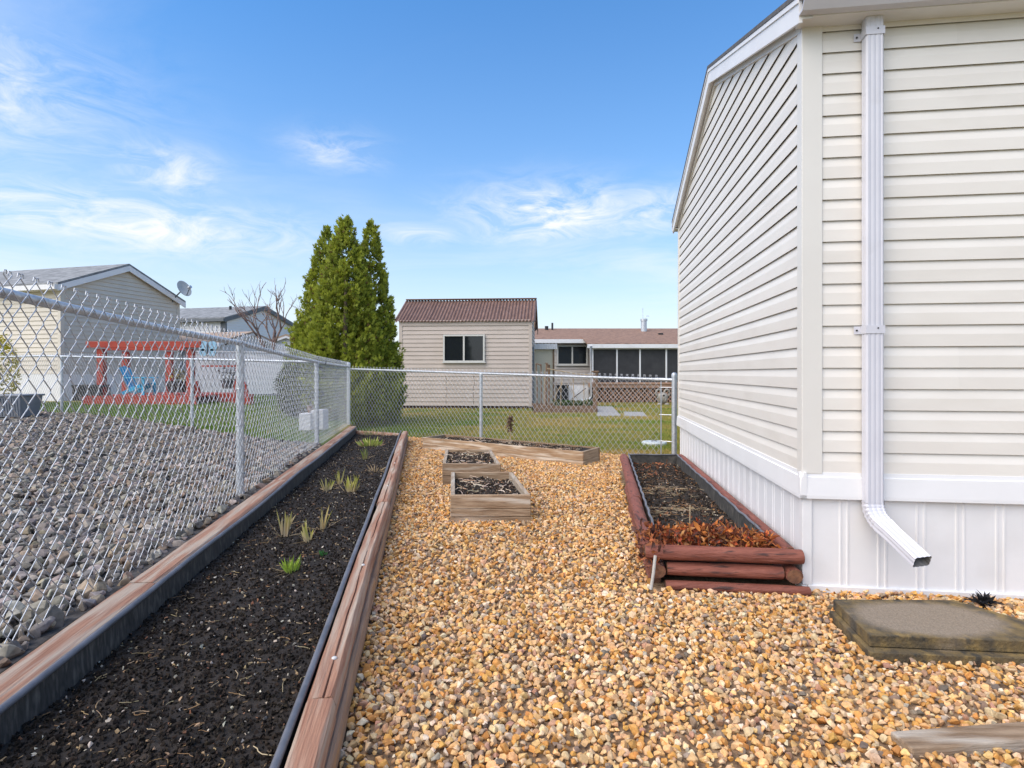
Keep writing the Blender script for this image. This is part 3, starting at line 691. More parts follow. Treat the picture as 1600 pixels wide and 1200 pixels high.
# left fence
def LF(Y): return V(Xf(Y), Y, 0)
lf = thing('chain_link_fence', 'long galvanised chain link fence running back beside the left planting bed', 'fence', LF(4.79))
RAIL = [(-.6, 1.52), (2.08, 1.492), (4.79, 1.452), (8.2, 1.362), (11.66, 1.338)]
def rail_z(Y):
    for (a, za_), (b, zb_) in zip(RAIL[:-1], RAIL[1:]):
        if Y <= b: return za_+(zb_-za_)*(Y-a)/(b-a)
    return RAIL[-1][1]
nnf = V(1, .152, 0).normalized()          # towards the bed
for (a, za_), (b, zb_) in zip(RAIL[:-1], RAIL[1:]):
    p, q = LF(a), LF(b); p.z, q.z = za_, zb_
    pts = [p.lerp(q, i/10)+V(0,0,-.012*math.sin(math.pi*i/10)) for i in range(11)]
    MB().tube(pts, .0205, 12).build('top_rail', M['galv'], lf, smooth=True, auto=50)
for Y in (1.35, 4.79, 8.2):
    p = LF(Y); po = post(lf, p, -.05, rail_z(Y)-.015, .030, 'loop')
    # tie wires and a rail sleeve
    MB().tube([LF(Y-.09)+V(0,0,rail_z(Y-.09)), LF(Y+.09)+V(0,0,rail_z(Y+.09))], .0245, 12).build('rail_sleeve', M['galv'], po, smooth=True, auto=50)
    for zz_ in (.45, .75, 1.05): MB().tube([V(p.x+.036*math.cos(a), p.y+.036*math.sin(a), zz_+.004*a) for a in np.linspace(0, 6.2, 12)], .003, 5).build('tie_wire', M['wire'], po)
def gz(Y): return left_level(Y)+.02
runs = []
for (a, za_), (b, zb_) in zip(RAIL[:-1], RAIL[1:]):
    a_ = max(a, 1.0)
    runs.append((LF(a_)+nnf*.027, LF(b)+nnf*.027, max(.16, gz(a_)-.03) if a_ < 9 else .12, gz(b)-.03 if b < 9 else .10, rail_z(a_)+.068, rail_z(b)+.066))
add_mesh(lf, runs, .0024, .0435, .108)
post(lf, FC+V(.0,0,0), -.05, 1.37, .037, 'dome', 'corner_post')
MB().bar(LF(11.45)+nnf*.035+V(0,0,.12), LF(11.45)+nnf*.035+V(0,0,1.34), .018, .006, (0,1,0)).build('tension_bar', M['galv'], lf)
tb = MB().tube([LF(8.8)+V(0,0,rail_z(8.8))+V(.03*math.cos(a), .0, .03*math.sin(a)) for a in np.linspace(0, 6.28, 14)], .006, 6).build('tie_wire', M['black'], lf)
# back fence
bf = thing('chain_link_fence', 'low chain link fence crossing behind the long planter in front of the lawn', 'fence', (FC+FR)/2)
bd = (FR-FC).normalized(); bn_ = V(bd.y, -bd.x, 0)
def BFp(t_): return FC.lerp(FR, t_)
def brz(t_): return 1.285+(1.105-1.285)*t_
pm = .502
MB().tube([BFp(i/24)+V(0,0,brz(i/24)) for i in range(24)]+[BFp(.985)+V(0,0,brz(.985))], .0195, 12).build('top_rail', M['galv'], bf, smooth=True, auto=50)
post(bf, BFp(pm), -.05, brz(pm)-.01, .028, 'loop')
post(bf, FR, -.05, 1.16, .036, 'dome', 'end_post')
MB().bar(BFp(.972)+V(0,0,.06), BFp(.972)+V(0,0,1.12), .018, .006).build('tension_bar', M['galv'], bf)
for zz_ in (.25, .62, 1.0): MB().tube([BFp(.968)+V(0,0,zz_), FR+V(0,0,zz_)], .007, 6).build('tension_band', M['galv'], bf)
MB().tube([BFp(.96)+V(0,0,brz(.96)), FR+V(0,0,brz(1))], .024, 12).build('rail_end_cup', M['galv'], bf, smooth=True, auto=50)
add_mesh(bf, [(FC+bn_*.025, BFp(.97)+bn_*.025, .03, .03, 1.285+.04, 1.105+.055)], .0024, .0435, .108)
# neighbour's fence
nf = thing('chain_link_fence', "distant chain link fence between the grey rock yard and the red pergola", 'fence', V(-6, 9.8, 0))
ND = V(-1, .5, 0).normalized(); N0 = LF(8.2)+V(-.05, .02, 0)
def NP(u): return N0+V(-u, .5*u, 0)
def nrz(u): return 1.36+.028*min(u, 6.5)
MB().tube([NP(i*.6)+V(0,0,nrz(i*.6)) for i in range(19)], .019, 10).build('top_rail', M['galv'], nf, smooth=True, auto=50)
for u in (2.40, 5.90, 9.4): post(nf, NP(u), .1, nrz(u)-.01, .026, 'loop')
add_mesh(nf, [(NP(0), NP(5.9), .33, .40, nrz(0)+.045, nrz(5.9)+.045), (NP(5.9), NP(10.8), .40, .45, nrz(5.9)+.045, nrz(10.8)+.045)], .0020, .0435, .108, 4)

# ------------------------------------------------------------------ left planting bed
bed = thing('timber_planting_bed', 'long planting bed of dark soil edged with red brown landscape timbers', 'garden bed', V(-1.9, 5.5, 0))
def timber_prof(w, h, notch=0, sd=0):
    a, b = w/2, h/2; r = random.Random(sd); j = lambda: r.uniform(-.0015, .0015)
    pr = [(-a, -b*.45), (-a*.80, -b), (a*.80, -b), (a, -b*.45), (a, b*.40), (a*.90, b*.80), (a*.70, b)]
    if notch: pr += [(notch+.004, b), (notch, b-.014), (notch-.003, b)]
    pr += [(-a*.70, b), (-a*.90, b*.80), (-a, b*.40)]
    return [(x+j(), y+j()) for x, y in pr]
def timber(path, w, h, matn, parent, notch=0, seed=0):
    r = random.Random(seed); n = max(6, int((path[-1]-path[0]).length/.12)); pts = []
    for i in range(n+1):
        t_ = i/n*(len(path)-1); k_ = min(int(t_), len(path)-2); pts.append(path[k_].lerp(path[k_+1], t_-k_))
    base = timber_prof(w, h, notch, seed); m_ = len(base)
    jit = [[(r.uniform(-.0016, .0016), r.uniform(-.0012, .0012)) for _ in base] for _ in pts]
    wob = [r.uniform(-.004, .004) for _ in pts]
    def pf(i):
        out_ = []
        for q, ((x, y), (jx, jy)) in enumerate(zip(base, jit[i])):
            if notch and 7 <= q <= 9: x += .008*mnoise.noise((i*.5, seed, 0)); 
            if notch and q == 8 and mnoise.noise((i*.35, seed+9, 0)) < -.1: y += .012
            out_.append((x+jx, y+jy))
        return out_
    return MB().sweep(pts, pf).build('timber', M[matn], parent, smooth=True, auto=28)
def RT(Y, off, z): return V(rt_in(Y)+off, Y, z)
joints = [.2, 1.775, 4.48, 7.2, 9.95]
for i, (a, b) in enumerate(zip(joints[:-1], joints[1:])):
    timber([RT(a+.002, .045, .152), RT((a+b)/2, .045+.006*(-1)**i, .152), RT(b-.003, .045+(.012 if i % 2 else 0), .152)], .092, .096, 'timber', bed, notch=.006 if i in (1, 2) else 0, seed=10+i)
jb = [.2, 3.1, 5.8, 8.4, 10.0]
for i, (a, b) in enumerate(zip(jb[:-1], jb[1:])):
    timber([RT(a+.002, .058, .052), RT(b-.002, .058, .052)], .094, .098, 'timber_old', bed, seed=20+i)
for Y in (2.02, 3.0, 5.1, 6.4, 1.2, 8.0):
    MB().tube([RT(Y, .05, .197), RT(Y, .05, .203), RT(Y, .05, .2055)], lambda i: (.0095, .0095, .006)[i], 10).build('nail_head', M['nail'], bed, smooth=True)
def LT(Y, off, z): return V(-1.434-.152*Y+off, Y, z)
jl = [.3, 2.75, 5.4, 8.0, 10.9]
for i, (a, b) in enumerate(zip(jl[:-1], jl[1:])):
    timber([LT(a+.002, .078, .150), LT(b-.003, .078, .150)], .145, .10, 'timber', bed, seed=30+i)
    timber([LT(a+.002, .075, .049), LT(b-.003, .075, .049)], .13, .098, 'timber_old', bed, seed=40+i)
# far end timber
timber([LT(10.62, .16, .09), RT(10.1, .0, .09)], .09, .10, 'timber', bed, seed=50)
# plastic edging with a rounded rim, both sides and the far end
def edging(fn, ya, yb, zt_, zb_, wave, sgn, nm='edging'):
    n = int((yb-ya)/.06); A = [fn(ya+(yb-ya)*i/n, i) for i in range(n+1)]
    mb = MB(); base = 0
    for i, p in enumerate(A):
        c = .004*math.sin(i*1.9)
        mb.v += [(p.x, p.y, zt_+p.z), (p.x+sgn*.004+c, p.y, (zt_+zb_)/2+p.z), (p.x+sgn*.012+c, p.y, zb_+p.z), (p.x-sgn*.003, p.y, zb_+p.z), (p.x-sgn*.004, p.y, zt_+p.z)]
    for i in range(n):
        for j in range(5): mb.f.append((i*5+j, i*5+(j+1) % 5, (i+1)*5+(j+1) % 5, (i+1)*5+j))
    e = mb.build(nm, M['edging'], bed, smooth=True, auto=40)
    MB().tube([V(p.x, p.y, zt_+p.z) for p in A], .0125, 8).build('edging_rim', M['edging_rim'], e, smooth=True)
edging(lambda Y, i: V(LT(Y, 0, 0).x+.168+.010*mnoise.noise((Y*.9, 3, 0)), Y, .012*mnoise.noise((Y*.8, 8, 0))), .3, 10.6, .192, .02, 0, 1)
edging(lambda Y, i: V(rt_in(Y)-.020+.008*mnoise.noise((Y*.8, 7, 0)), Y, .006*mnoise.noise((Y*.8, 1, 0))), .2, 10.05, .192, .02, 0, -1)
# soil surface
def soil_z(u, Y): return .082+.03*u+.018*mnoise.noise((u*5, Y*1.6, 3))+.008*mnoise.noise((u*14, Y*12, 7))
def soil_xy(u, Y): return LT(Y, 0, 0).x+.165+u*((rt_in(Y)-.02)-(LT(Y, 0, 0).x+.165))
Yl = [.3]; 
while Yl[-1] < 10.45: Yl.append(Yl[-1]*1.012+.006)
nu = 60; vs = np.zeros((len(Yl)*nu, 3)); q = 0
for Y in Yl:
    for i in range(nu):
        u = i/(nu-1); vs[q] = (soil_xy(u, Y), Y, soil_z(u, Y)+.006*mnoise.noise((u*60, Y*45, 2))+.004*mnoise.noise((u*130, Y*110, 4))); q += 1
idx = np.arange(len(Yl)*nu).reshape(len(Yl), nu); fs = np.stack([idx[:-1,:-1], idx[:-1,1:], idx[1:,1:], idx[1:,:-1]], -1).reshape(-1, 4)
npmesh('soil', vs, fs, M['soil'], None, bed, smooth=True)
def crumbs(n, place, cols, w, smin, smax, parent, name='soil_crumbs'):
    pts = np.array([place() for _ in range(n)]); s_ = np.exp(rng.uniform(math.log(smin), math.log(smax), n))
    v, f, c = scatter_rocks(pts, s_, palette(n, cols, w, .25), [hull_rock(7, .6, 500+i) for i in range(6)], 1.0)
    o = npmesh(name, v, f, M['mulch'], c, parent); o['kind'] = 'stuff'; return o
def bed_spot():
    Y = math.exp(random.uniform(math.log(1.1), math.log(10.4))); u = random.random(); return (soil_xy(u, Y), Y, soil_z(u, Y)+.004)
crumbs(26000, bed_spot, [(.012,.009,.007),(.028,.020,.014),(.05,.036,.026),(.55,.48,.38),(.33,.23,.13),(.25,.12,.07)], [40,34,16,2.4,3.2,1], .0035, .013, bed)
def roots(n, place, parent, cols, lmin=.02, lmax=.08, r=.0012, name='dry_roots'):
    Vs, Fs, Cs, b = [], [], [], 0
    for _ in range(n):
        p = Vector(place()); a = random.uniform(0, 6.28); L_ = random.uniform(lmin, lmax); pts = []
        for i in range(6):
            pts.append(p.copy()); a += random.uniform(-.7, .7); p = p+V(math.cos(a), math.sin(a), random.uniform(-.15, .25))*L_/5
        mb = MB().tube(pts, r*random.uniform(.7, 1.5), 4, caps=False); f = np.array(mb.f)+b; Vs.append(np.array(mb.v)); Fs.append(f); b += len(mb.v)
        Cs.append(np.tile(palette(1, cols, [1]*len(cols), .2), (len(mb.v), 1)))
    o = npmesh(name, np.concatenate(Vs), np.concatenate(Fs), M['mulch'], np.concatenate(Cs), parent); o['kind'] = 'stuff'; return o
roots(260, bed_spot, bed, [(.34,.24,.13),(.26,.16,.08),(.42,.32,.2)])

# sprouting plants
def blade(mbv, mbf, mbc, p, d, L, w, bend, col, base_col, seg=4):
    d = Vector(d).normalized(); sd_ = d.cross(V(0,0,1)); sd_ = sd_ if sd_.length > .05 else V(1,0,0); sd_.normalize()
    ax = random.uniform(0, 3.14); sd_ = Matrix.Rotation(ax, 3, d) @ sd_
    b = len(mbv); p = Vector(p); q = p.copy(); dr = d.copy(); hz = V(random.uniform(-1,1), random.uniform(-1,1), -.3)
    for i in range(seg+1):
        t_ = i/seg; ww_ = w*(.65+.9*t_-1.5*t_*t_) if t_ < 1 else .0006; ww_ = max(ww_, .0006)
        c_ = [base_col[k]*(1-min(1, t_*1.5))+col[k]*min(1, t_*1.5) for k in range(3)]
        fold = dr.cross(sd_)*ww_*.25
        mbv += [q-sd_*ww_/2, q+fold, q+sd_*ww_/2]; mbc += [c_]*3
        dr = (dr+hz*bend/seg).normalized(); q = q+dr*L/seg
    for i in range(seg):
        k = b+i*3; mbf += [(k, k+1, k+4, k+3), (k+1, k+2, k+5, k+4)]
def sprout(label, px, py, n, h, cols, base, spread=.35, w=.014, z=None, Y=None, rad=.03, dead=0, deadcol=(.46,.34,.20), group=None):
    # solve the spot on the soil
    Y_ = 4.0
    for _ in range(12):
        X_ = (px-CX)/F*Y_; u = (X_-(LT(Y_,0,0).x+.165))/((rt_in(Y_)-.02)-(LT(Y_,0,0).x+.165)); Y_ = (CAMZ-soil_z(min(max(u,0),1), Y_))*F/(py-HY)
    X_ = (px-CX)/F*Y_; zc = soil_z(min(max(u,0),1), Y_); p0 = V(X_, Y_, zc)
    o = thing('sprouting_plant', label, 'plant', p0, group)
    v_, f_, c_ = [], [], []
    for i in range(int(n*1.3)):
        a = random.uniform(0, 6.28); r_ = rad*math.sqrt(random.random()); s_ = random.uniform(.15, 1)*spread
        blade(v_, f_, c_, p0+V(r_*math.cos(a), r_*math.sin(a), -.006), (math.cos(a)*s_, math.sin(a)*s_, 1), 1.2*h*random.uniform(.55, 1.1), 1.4*w*random.uniform(.7, 1.2), random.uniform(.0, .5), random.choice(cols), base)
    npmesh('leaves', np.array([q[:] for q in v_]), np.array(f_), M['leaf'], np.array(c_), o, smooth=True)
    if dead:
        v_, f_, c_ = [], [], []
        for i in range(dead):
            a = random.uniform(0, 6.28)
            blade(v_, f_, c_, p0+V(rad*1.3*math.cos(a), rad*1.3*math.sin(a), .002), (math.cos(a), math.sin(a), random.choice((.08, .15, .5, 1.2))), h*random.uniform(.5, 1.1), w*.45, .5, deadcol, deadcol)
        npmesh('dead_leaves', np.array([q[:] for q in v_]), np.array(f_), M['dry'], np.array(c_), o, smooth=True)
    return o
YG = [(.46,.43,.08),(.54,.47,.16),(.40,.40,.07)]; PALE = (.64,.50,.33); G = [(.20,.42,.04),(.30,.50,.06)]
sprout('bright green tuft among dry stalks, nearest plant in the left bed', 455, 893, 30, .075, [(.30,.48,.04),(.42,.54,.06)], (.36,.45,.10), .6, .0062, rad=.03, dead=16)
sprout('tiny dark green seedling in the left bed, right of the pale iris shoots', 505, 867, 9, .035, [(.06,.20,.05)], (.06,.18,.05), .6, .012, rad=.015)
sprout('tall pale iris fan with folded tips, leftmost shoot in the left bed', 445, 838, 8, .155, [(.54,.46,.14),(.60,.48,.25)], (.64,.52,.37), .22, .016, rad=.02, dead=6)
sprout('pale iris fan with dry roots at its foot, between two taller shoots', 482, 846, 9, .125, [(.50,.46,.10),(.58,.50,.20)], (.64,.52,.37), .28, .017, rad=.02, dead=10)
sprout('tall slanted iris shoot, rightmost of the three pale fans', 503, 828, 7, .15, [(.46,.43,.08),(.58,.46,.18)], (.64,.50,.32), .25, .016, rad=.016, dead=5)
sprout('short yellow green iris fan, left of three in the middle of the bed', 512, 766, 8, .11, YG, PALE, .4, .018, rad=.035, dead=3)
sprout('narrow yellow green iris shoot behind the pair in the bed middle', 530, 757, 7, .13, YG, PALE, .25, .016, rad=.02, dead=4)
sprout('fuller yellow green iris pair, right of three in the bed middle', 549, 768, 14, .14, YG, PALE, .4, .018, rad=.05, dead=3)
sprout('flattened clump of straw coloured dead leaves near the right timber', 585, 737, 10, .10, [(.46,.34,.2)], (.42,.3,.17), 1.6, .014, rad=.06, dead=26)
sprout('thin green shoots between the straw clump and the leafy clump', 570, 717, 7, .14, [(.24,.30,.06)], (.34,.30,.12), .3, .012, rad=.04, dead=4)
sprout('broad leafy yellow green clump in the far part of the left bed', 578, 697, 34, .125, [(.40,.46,.08),(.48,.48,.14),(.28,.38,.06)], (.42,.40,.14), 1.1, .030, rad=.13, dead=14, deadcol=(.42,.26,.15))
sprout('small pale clump at the far end of the left bed by the fence', 580, 679, 14, .10, [(.46,.44,.16),(.50,.42,.24)], (.48,.40,.25), .9, .026, rad=.10, dead=8)
sprout('dry upright stalks at the far right end of the left bed', 599, 682, 6, .16, [(.36,.28,.18)], (.36,.28,.18), .25, .010, rad=.03)

# ------------------------------------------------------------------ wooden planter boxes
def planter(label, corners, zt_, zsoil, split, th=.036, seed=0):
    """corners: near-left, near-right, far-right, far-left (X, Y)"""
    c = [V(x, y, 0) for x, y in corners]; ce = sum(c, V(0,0,0))/4; r = random.Random(seed)
    o = thing('planter_box', label, 'planter', ce)
    hs_ = [-.02]+split+[zt_]
    for i in range(4):
        a, b = c[i], c[(i+1) % 4]; t_ = (b-a).normalized(); inn = V(-t_.y, t_.x, 0)
        long_ = i in (0, 2)
        a2, b2 = (a, b) if long_ else (a+t_*(th+.001), b-t_*(th+.001))
        for z0, z1 in zip(hs_[:-1], hs_[1:]):
            dz = r.uniform(0, .003); off = inn*r.uniform(-.003, .003)
            MB().obox(a2+off+V(0,0,z0+.0015), b2-a2, inn*th, V(0,0,z1-z0-.003+(dz if z1 == zt_ else 0))).build('plank', M['plankx2' if seed == 3 else 'plankx'] if long_ else M['planky2' if seed == 3 else 'planky'], o, bevel=.004)
    # soil
    n = 26; vs = []; 
    A, B, C_, D = [p.lerp(ce, .03) for p in c]
    def sp(u, w): return A.lerp(B, u).lerp(D.lerp(C_, u), w)
    mg = .06
    for j in range(n):
        for i in range(n):
            u, w = mg*.4+i/(n-1)*(1-mg*.8), mg*.4+j/(n-1)*(1-mg*.8); p = sp(u, w)
            vs.append((p.x, p.y, zsoil+.02*mnoise.noise((p.x*5, p.y*5, seed))+.02*math.sin(math.pi*u)*math.sin(math.pi*w)+.008*mnoise.noise((p.x*40, p.y*40, 0))))
    idx = np.arange(n*n).reshape(n, n); fs = np.stack([idx[:-1,:-1], idx[:-1,1:], idx[1:,1:], idx[1:,:-1]], -1).reshape(-1, 4)
    npmesh('soil', np.array(vs), fs, M['soil'], None, o, smooth=True)
    def spot():
        u, w = random.uniform(.06, .94), random.uniform(.06, .94); p = sp(u, w); return (p.x, p.y, zsoil+.02*mnoise.noise((p.x*5, p.y*5, seed))+.02*math.sin(math.pi*u)*math.sin(math.pi*w)+.006)
    area = (B-A).length*(D-A).length
    crumbs(int(2600*max(area, .5)), spot, [(.025,.018,.014),(.06,.045,.035),(.12,.09,.07),(.50,.42,.33),(.62,.55,.46),(.30,.18,.10)], [38,34,18,3.0,1.6,8], .005, .016, o, 'wood_mulch')
    roots(int(60*area)+12, spot, o, [(.50,.40,.30),(.36,.24,.15),(.6,.5,.4)], .05, .16, .0035, 'twigs')
    return o
def gp(px, py, z): Y = (CAMZ-z)*F/(py-HY); return ((px-CX)/F*Y, Y)
PT = .225
b1 = [gp(704, 774, PT), gp(829, 773.5, PT), gp(800, 737, PT), gp(705, 737, PT)]
planter('square weathered wooden planter box nearest the camera, half full of dark soil', b1, PT, .165, [.052, .115], seed=1)
b2 = [gp(691, 724, .24), gp(782, 725, .24), gp(767, 702, .24), gp(696, 702, .24)]
planter('middle wooden planter box, partly hidden behind the nearest one', b2, .24, .205, [.115], seed=2)
b3 = [(-1.40, 9.02), (.905, 7.36), (1.19, 7.80), (-1.105, 9.47)]
planter('long narrow wooden planter set aslant in front of the back fence', b3, .195, .165, [.075], seed=3)
# dead stalk in the long planter
p0 = V(-.03, 8.45, .19); st = thing('dead_stalk', 'dry brown dead plant stalk standing in the long planter', 'plant', p0)
MB().tube([p0+V(.01*math.sin(i), 0, i*.05) for i in range(7)], lambda i: .008-.0006*i, 6).build('stem', M['tan'], st)
v_, f_, c_ = [], [], []
for i in range(60):
    blade(v_, f_, c_, p0+V(random.gauss(0, .015), random.gauss(0, .015), random.uniform(.16, .36)), (random.gauss(0, 1), random.gauss(0, 1), random.gauss(0, .6)), .06, .03, .8, random.choice([(.14,.08,.05),(.2,.12,.08),(.10,.055,.04)]), (.14,.09,.06))
npmesh('seed_head', np.array([q[:] for q in v_]), np.array(f_), M['dry'], np.array(c_), st)
for q in ((.28, .1), (.34, .14)):
    pass

# ------------------------------------------------------------------ log bed by the house
lb = thing('log_planting_bed', 'red stained log bed against the white skirting with dark soil inside', 'garden bed', V(1.4, 5, 0))
A, B, C_, D = V(.76, 3.19, 0), V(1.575, 3.095, 0), V(2.06, 6.88, 0), V(1.34, 6.90, 0)
def log(a, b, z, r, seed, name='log', flat=.9, ends=True, parent=None):
    rr = random.Random(seed); n = max(6, int((b-a).length/.1)); pts = [a.lerp(b, i/n)+V(0,0,z) for i in range(n+1)]
    ph = [rr.uniform(.94, 1.05) for _ in range(16)]
    def pf(i):
        k_ = 1+.05*mnoise.noise((i*.4, seed*3.1, 0)); e = .93 if i in (0, n) else 1
        return [(r*k_*e*ph[j]*math.cos(2*math.pi*j/16), r*flat*k_*e*ph[j]*math.sin(2*math.pi*j/16)) for j in range(16)]
    o = MB().sweep(pts, pf, caps=True).build(name, M['logx'] if abs((b-a).x) > abs((b-a).y) else M['log'], parent or lb, smooth=True, auto=45)
    for p, q in ((pts[0], pts[0]-(b-a).normalized()*.0025), (pts[-1], pts[-1]+(b-a).normalized()*.0025)):
        MB().sweep([p, q], [(r*.88*math.cos(2*math.pi*j/14), r*flat*.88*math.sin(2*math.pi*j/14)) for j in range(14)]).build('log_end', M['log_end'], o)
    return o
ux = (B-A).normalized(); ul = (D-A).normalized(); ur = (C_-B).normalized()
# front: three tiers
log(A+ux*-.02+ul*.05, B+ux*.0+ur*.05, .196, .047, 1); log(A+ux*.10+ul*.045, B-ux*.105+ur*.045, .108, .042, 2); log(A+ux*.09+ul*.015, B+ux*.02+ur*.0, .026, .036, 3, flat=.8)
# left side: tiers in two lengths, the lower one's butt end shows at the front
mid = A.lerp(D, .36); 
log(A+ul*.10+ux*.01, mid, .196, .046, 4); log(mid+ul*.0+ux*.008, D, .193, .048, 5); log(A+ul*.0+ux*.045, A.lerp(D, .62), .104, .048, 6); log(A.lerp(D, .625)+ux*.03, D+ux*.03, .104, .046, 7)
log(A+ul*.10+ux*.04, A.lerp(D, .5), .022, .038, 8)
midr = B.lerp(C_, .45)
log(B+ur*.10-ux*.045, midr-ux*.045, .196, .045, 9); log(midr-ux*.045+ur*.004, C_-ux*.045, .193, .047, 10); log(B+ur*.0-ux*.052, B.lerp(C_, .6)-ux*.052, .104, .047, 11)
log(D+ux*.05, C_-ux*.10, .14, .042, 12)
# liner
def liner(a, b, nrm_, wav=1):
    n = max(8, int((b-a).length/.07)); mb = MB(); pts = [a.lerp(b, i/n)+nrm_*(.004*math.sin(i*1.7)*wav)+V(0,0,.006*mnoise.noise((i*.3, a.x*9, 0))) for i in range(n+1)]
    for p in pts: mb.v += [tuple(p+V(0,0,.235)), tuple(p+nrm_*.006+V(0,0,.14)), tuple(p+nrm_*.012+V(0,0,.03)), tuple(p+V(0,0,.03))]
    for i in range(n):
        for j in range(4): mb.f.append((i*4+j, i*4+(j+1) % 4, (i+1)*4+(j+1) % 4, (i+1)*4+j))
    e = mb.build('edging', M['edging'], lb, smooth=True, auto=40)
    MB().tube([p+V(0,0,.235) for p in pts], .0085, 8).build('edging_rim', M['edging_rim'], e, smooth=True)
liner(A+ux*.065+ul*.3, D+ux*.055-ul*.05, ux); liner(B-ux*.105+ur*.35, C_-ux*.10-ur*.05, -ux); liner(D+ux*.06-ul*.06, C_-ux*.10-ur*.06, -ul)
# soil
n = 60; m_ = 24; vs = []
I0, I1, I2, I3 = A+ux*.07+ul*.05, B-ux*.10+ur*.05, C_-ux*.105-ur*.05, D+ux*.06-ul*.05
def lsp(u, w): return I0.lerp(I1, u).lerp(I3.lerp(I2, u), w)
def lz(p): return .125+.03*mnoise.noise((p.x*3, p.y*2.2, 1))+.012*mnoise.noise((p.x*13, p.y*13, 4))
for j in range(n):
    for i in range(m_): p = lsp(i/(m_-1), j/(n-1)); vs.append((p.x, p.y, lz(p)+.006*mnoise.noise((p.x*50, p.y*50, 0))))
idx = np.arange(n*m_).reshape(n, m_); fs = np.stack([idx[:-1,:-1], idx[:-1,1:], idx[1:,1:], idx[1:,:-1]], -1).reshape(-1, 4)
npmesh('soil', np.array(vs), fs, M['soil'], None, lb, smooth=True)
def lspot(): p = lsp(random.uniform(.02, .98), random.uniform(.02, .98)); return (p.x, p.y, lz(p)+.005)
crumbs(4500, lspot, [(.02,.015,.012),(.045,.034,.027),(.08,.06,.045),(.45,.38,.30),(.25,.13,.06)], [36,30,18,3,8], .005, .016, lb)
def straw(w0, w1):
    def s():
        p = lsp(min(.98, max(.02, random.gauss(.35, .22))), random.gauss((w0+w1)/2, (w1-w0)/3)); return (p.x, p.y, lz(p)+.012)
    return s
roots(90, straw(.30, .38), lb, [(.34,.27,.18),(.24,.18,.12)], .03, .10, .0018, 'straw'); roots(90, straw(.50, .60), lb, [(.34,.27,.18),(.24,.18,.12)], .03, .10, .0018, 'straw')
roots(150, lspot, lb, [(.36,.2,.1),(.25,.14,.08)], .03, .12, .0016, 'dry_roots')
# dead leafy plant on the front log
def leaf_cloud(n, place, cols, wts, size, curl=.6, up=.3):
    Vs, Fs, Cs = [], [], []
    for i in range(n):
        p = Vector(place()); d = V(random.gauss(0,1), random.gauss(0,1), random.gauss(up,.7)).normalized(); s_ = size*random.uniform(.55, 1.3)
        sd_ = d.cross(V(random.gauss(0,1), random.gauss(0,1), random.gauss(0,1))).normalized(); nr = d.cross(sd_)
        c = palette(1, cols, wts, .25)[0]; b = len(Vs); k1, k2 = random.uniform(-curl, curl), random.uniform(.0, curl)
        ar = random.uniform(.35, .85); prof = [(0, .04), (.25, .40*random.uniform(.6,1.2)), (.5, .30*random.uniform(.6,1.4)), (.72, .36*random.uniform(.3,1.2)), (1.0, .015)]
        for t_, w_ in prof:
            w_ *= ar
            q = p+d*s_*t_+nr*s_*k1*t_*t_; e = nr*s_*k2*w_
            Vs += [q-sd_*s_*w_+e*random.uniform(.2,1.8), q+nr*s_*.06*random.uniform(-1,1), q+sd_*s_*w_+e*random.uniform(.2,1.8)]; Cs += [c*random.uniform(.8, 1.1)]*3
        for j in range(4):
            a = b+j*3; Fs += [(a, a+1, a+4, a+3), (a+1, a+2, a+5, a+4)]
    return np.array([q[:] for q in Vs]), np.array(Fs), np.clip(np.array(Cs), 0, 1)
lp = thing('dead_leafy_plant', 'heap of curled orange brown dead leaves spilling over the front log', 'plant', A.lerp(B, .5)+ul*.2)
def lp_spot():
    u = random.random(); w = abs(random.gauss(0, 1)); hgt = .09*math.exp(-((u-.45)/.45)**2)
    p = A.lerp(B, .02+.84*u)+ul*(.10+.20*random.random()+.06*mnoise.noise((u*6, 0, 0)))
    return (p.x, p.y, .20+random.random()*(.045+hgt*(.7+.6*mnoise.noise((u*9, 4, 0)))))
v, f, c = leaf_cloud(1700, lp_spot, [(.38,.12,.04),(.55,.19,.045),(.24,.075,.04),(.12,.05,.035),(.58,.28,.11),(.46,.10,.04)], [20,24,20,16,9,16], .040, 1.2)
o = npmesh('leaves', v, f, M['dry'], c, lp, smooth=True); o['kind'] = 'stuff'
def lp_spot2():
    p = A+ux*random.uniform(-.05, .09)+ul*random.uniform(-.01, .30); return (p.x, p.y, random.uniform(.12, .29))
v, f, c = leaf_cloud(230, lp_spot2, [(.34,.11,.045),(.20,.07,.04),(.10,.045,.035),(.48,.19,.07)], [14,14,10,8], .036, 1.1)
o = npmesh('hanging_leaves', v, f, M['dry'], c, lp, smooth=True); o['kind'] = 'stuff'
for i in range(16):
    p = Vector(lp_spot()); p.z = .16; q = p+V(random.gauss(0, .03), random.gauss(0, .03), random.uniform(.08, .16)); MB().tube([p, p.lerp(q, .5)+V(.008,0,0), q], .0018, 5).build('twig', M['bark'], lp)
def fl_spot():
    p = lsp(random.uniform(.05, .95), random.choice((random.gauss(.22, .05), random.gauss(.9, .06)))); return (p.x, p.y, lz(p)+.012)
v, f, c = leaf_cloud(150, fl_spot, [(.32,.12,.05),(.20,.08,.045),(.42,.25,.14)], [3,3,1], .04, up=0)
o = npmesh('fallen_leaves', v, f, M['dry'], c, lb, smooth=True); o['kind'] = 'stuff'
p = lsp(.42, .2); MB().tube([V(p.x, p.y, .12), V(p.x+.003, p.y, .30)], .0035, 6).build('marker_stick', M['tan'], lb)
a = P(1017, 921, 3.12); b = P(1024, 868, 3.14)
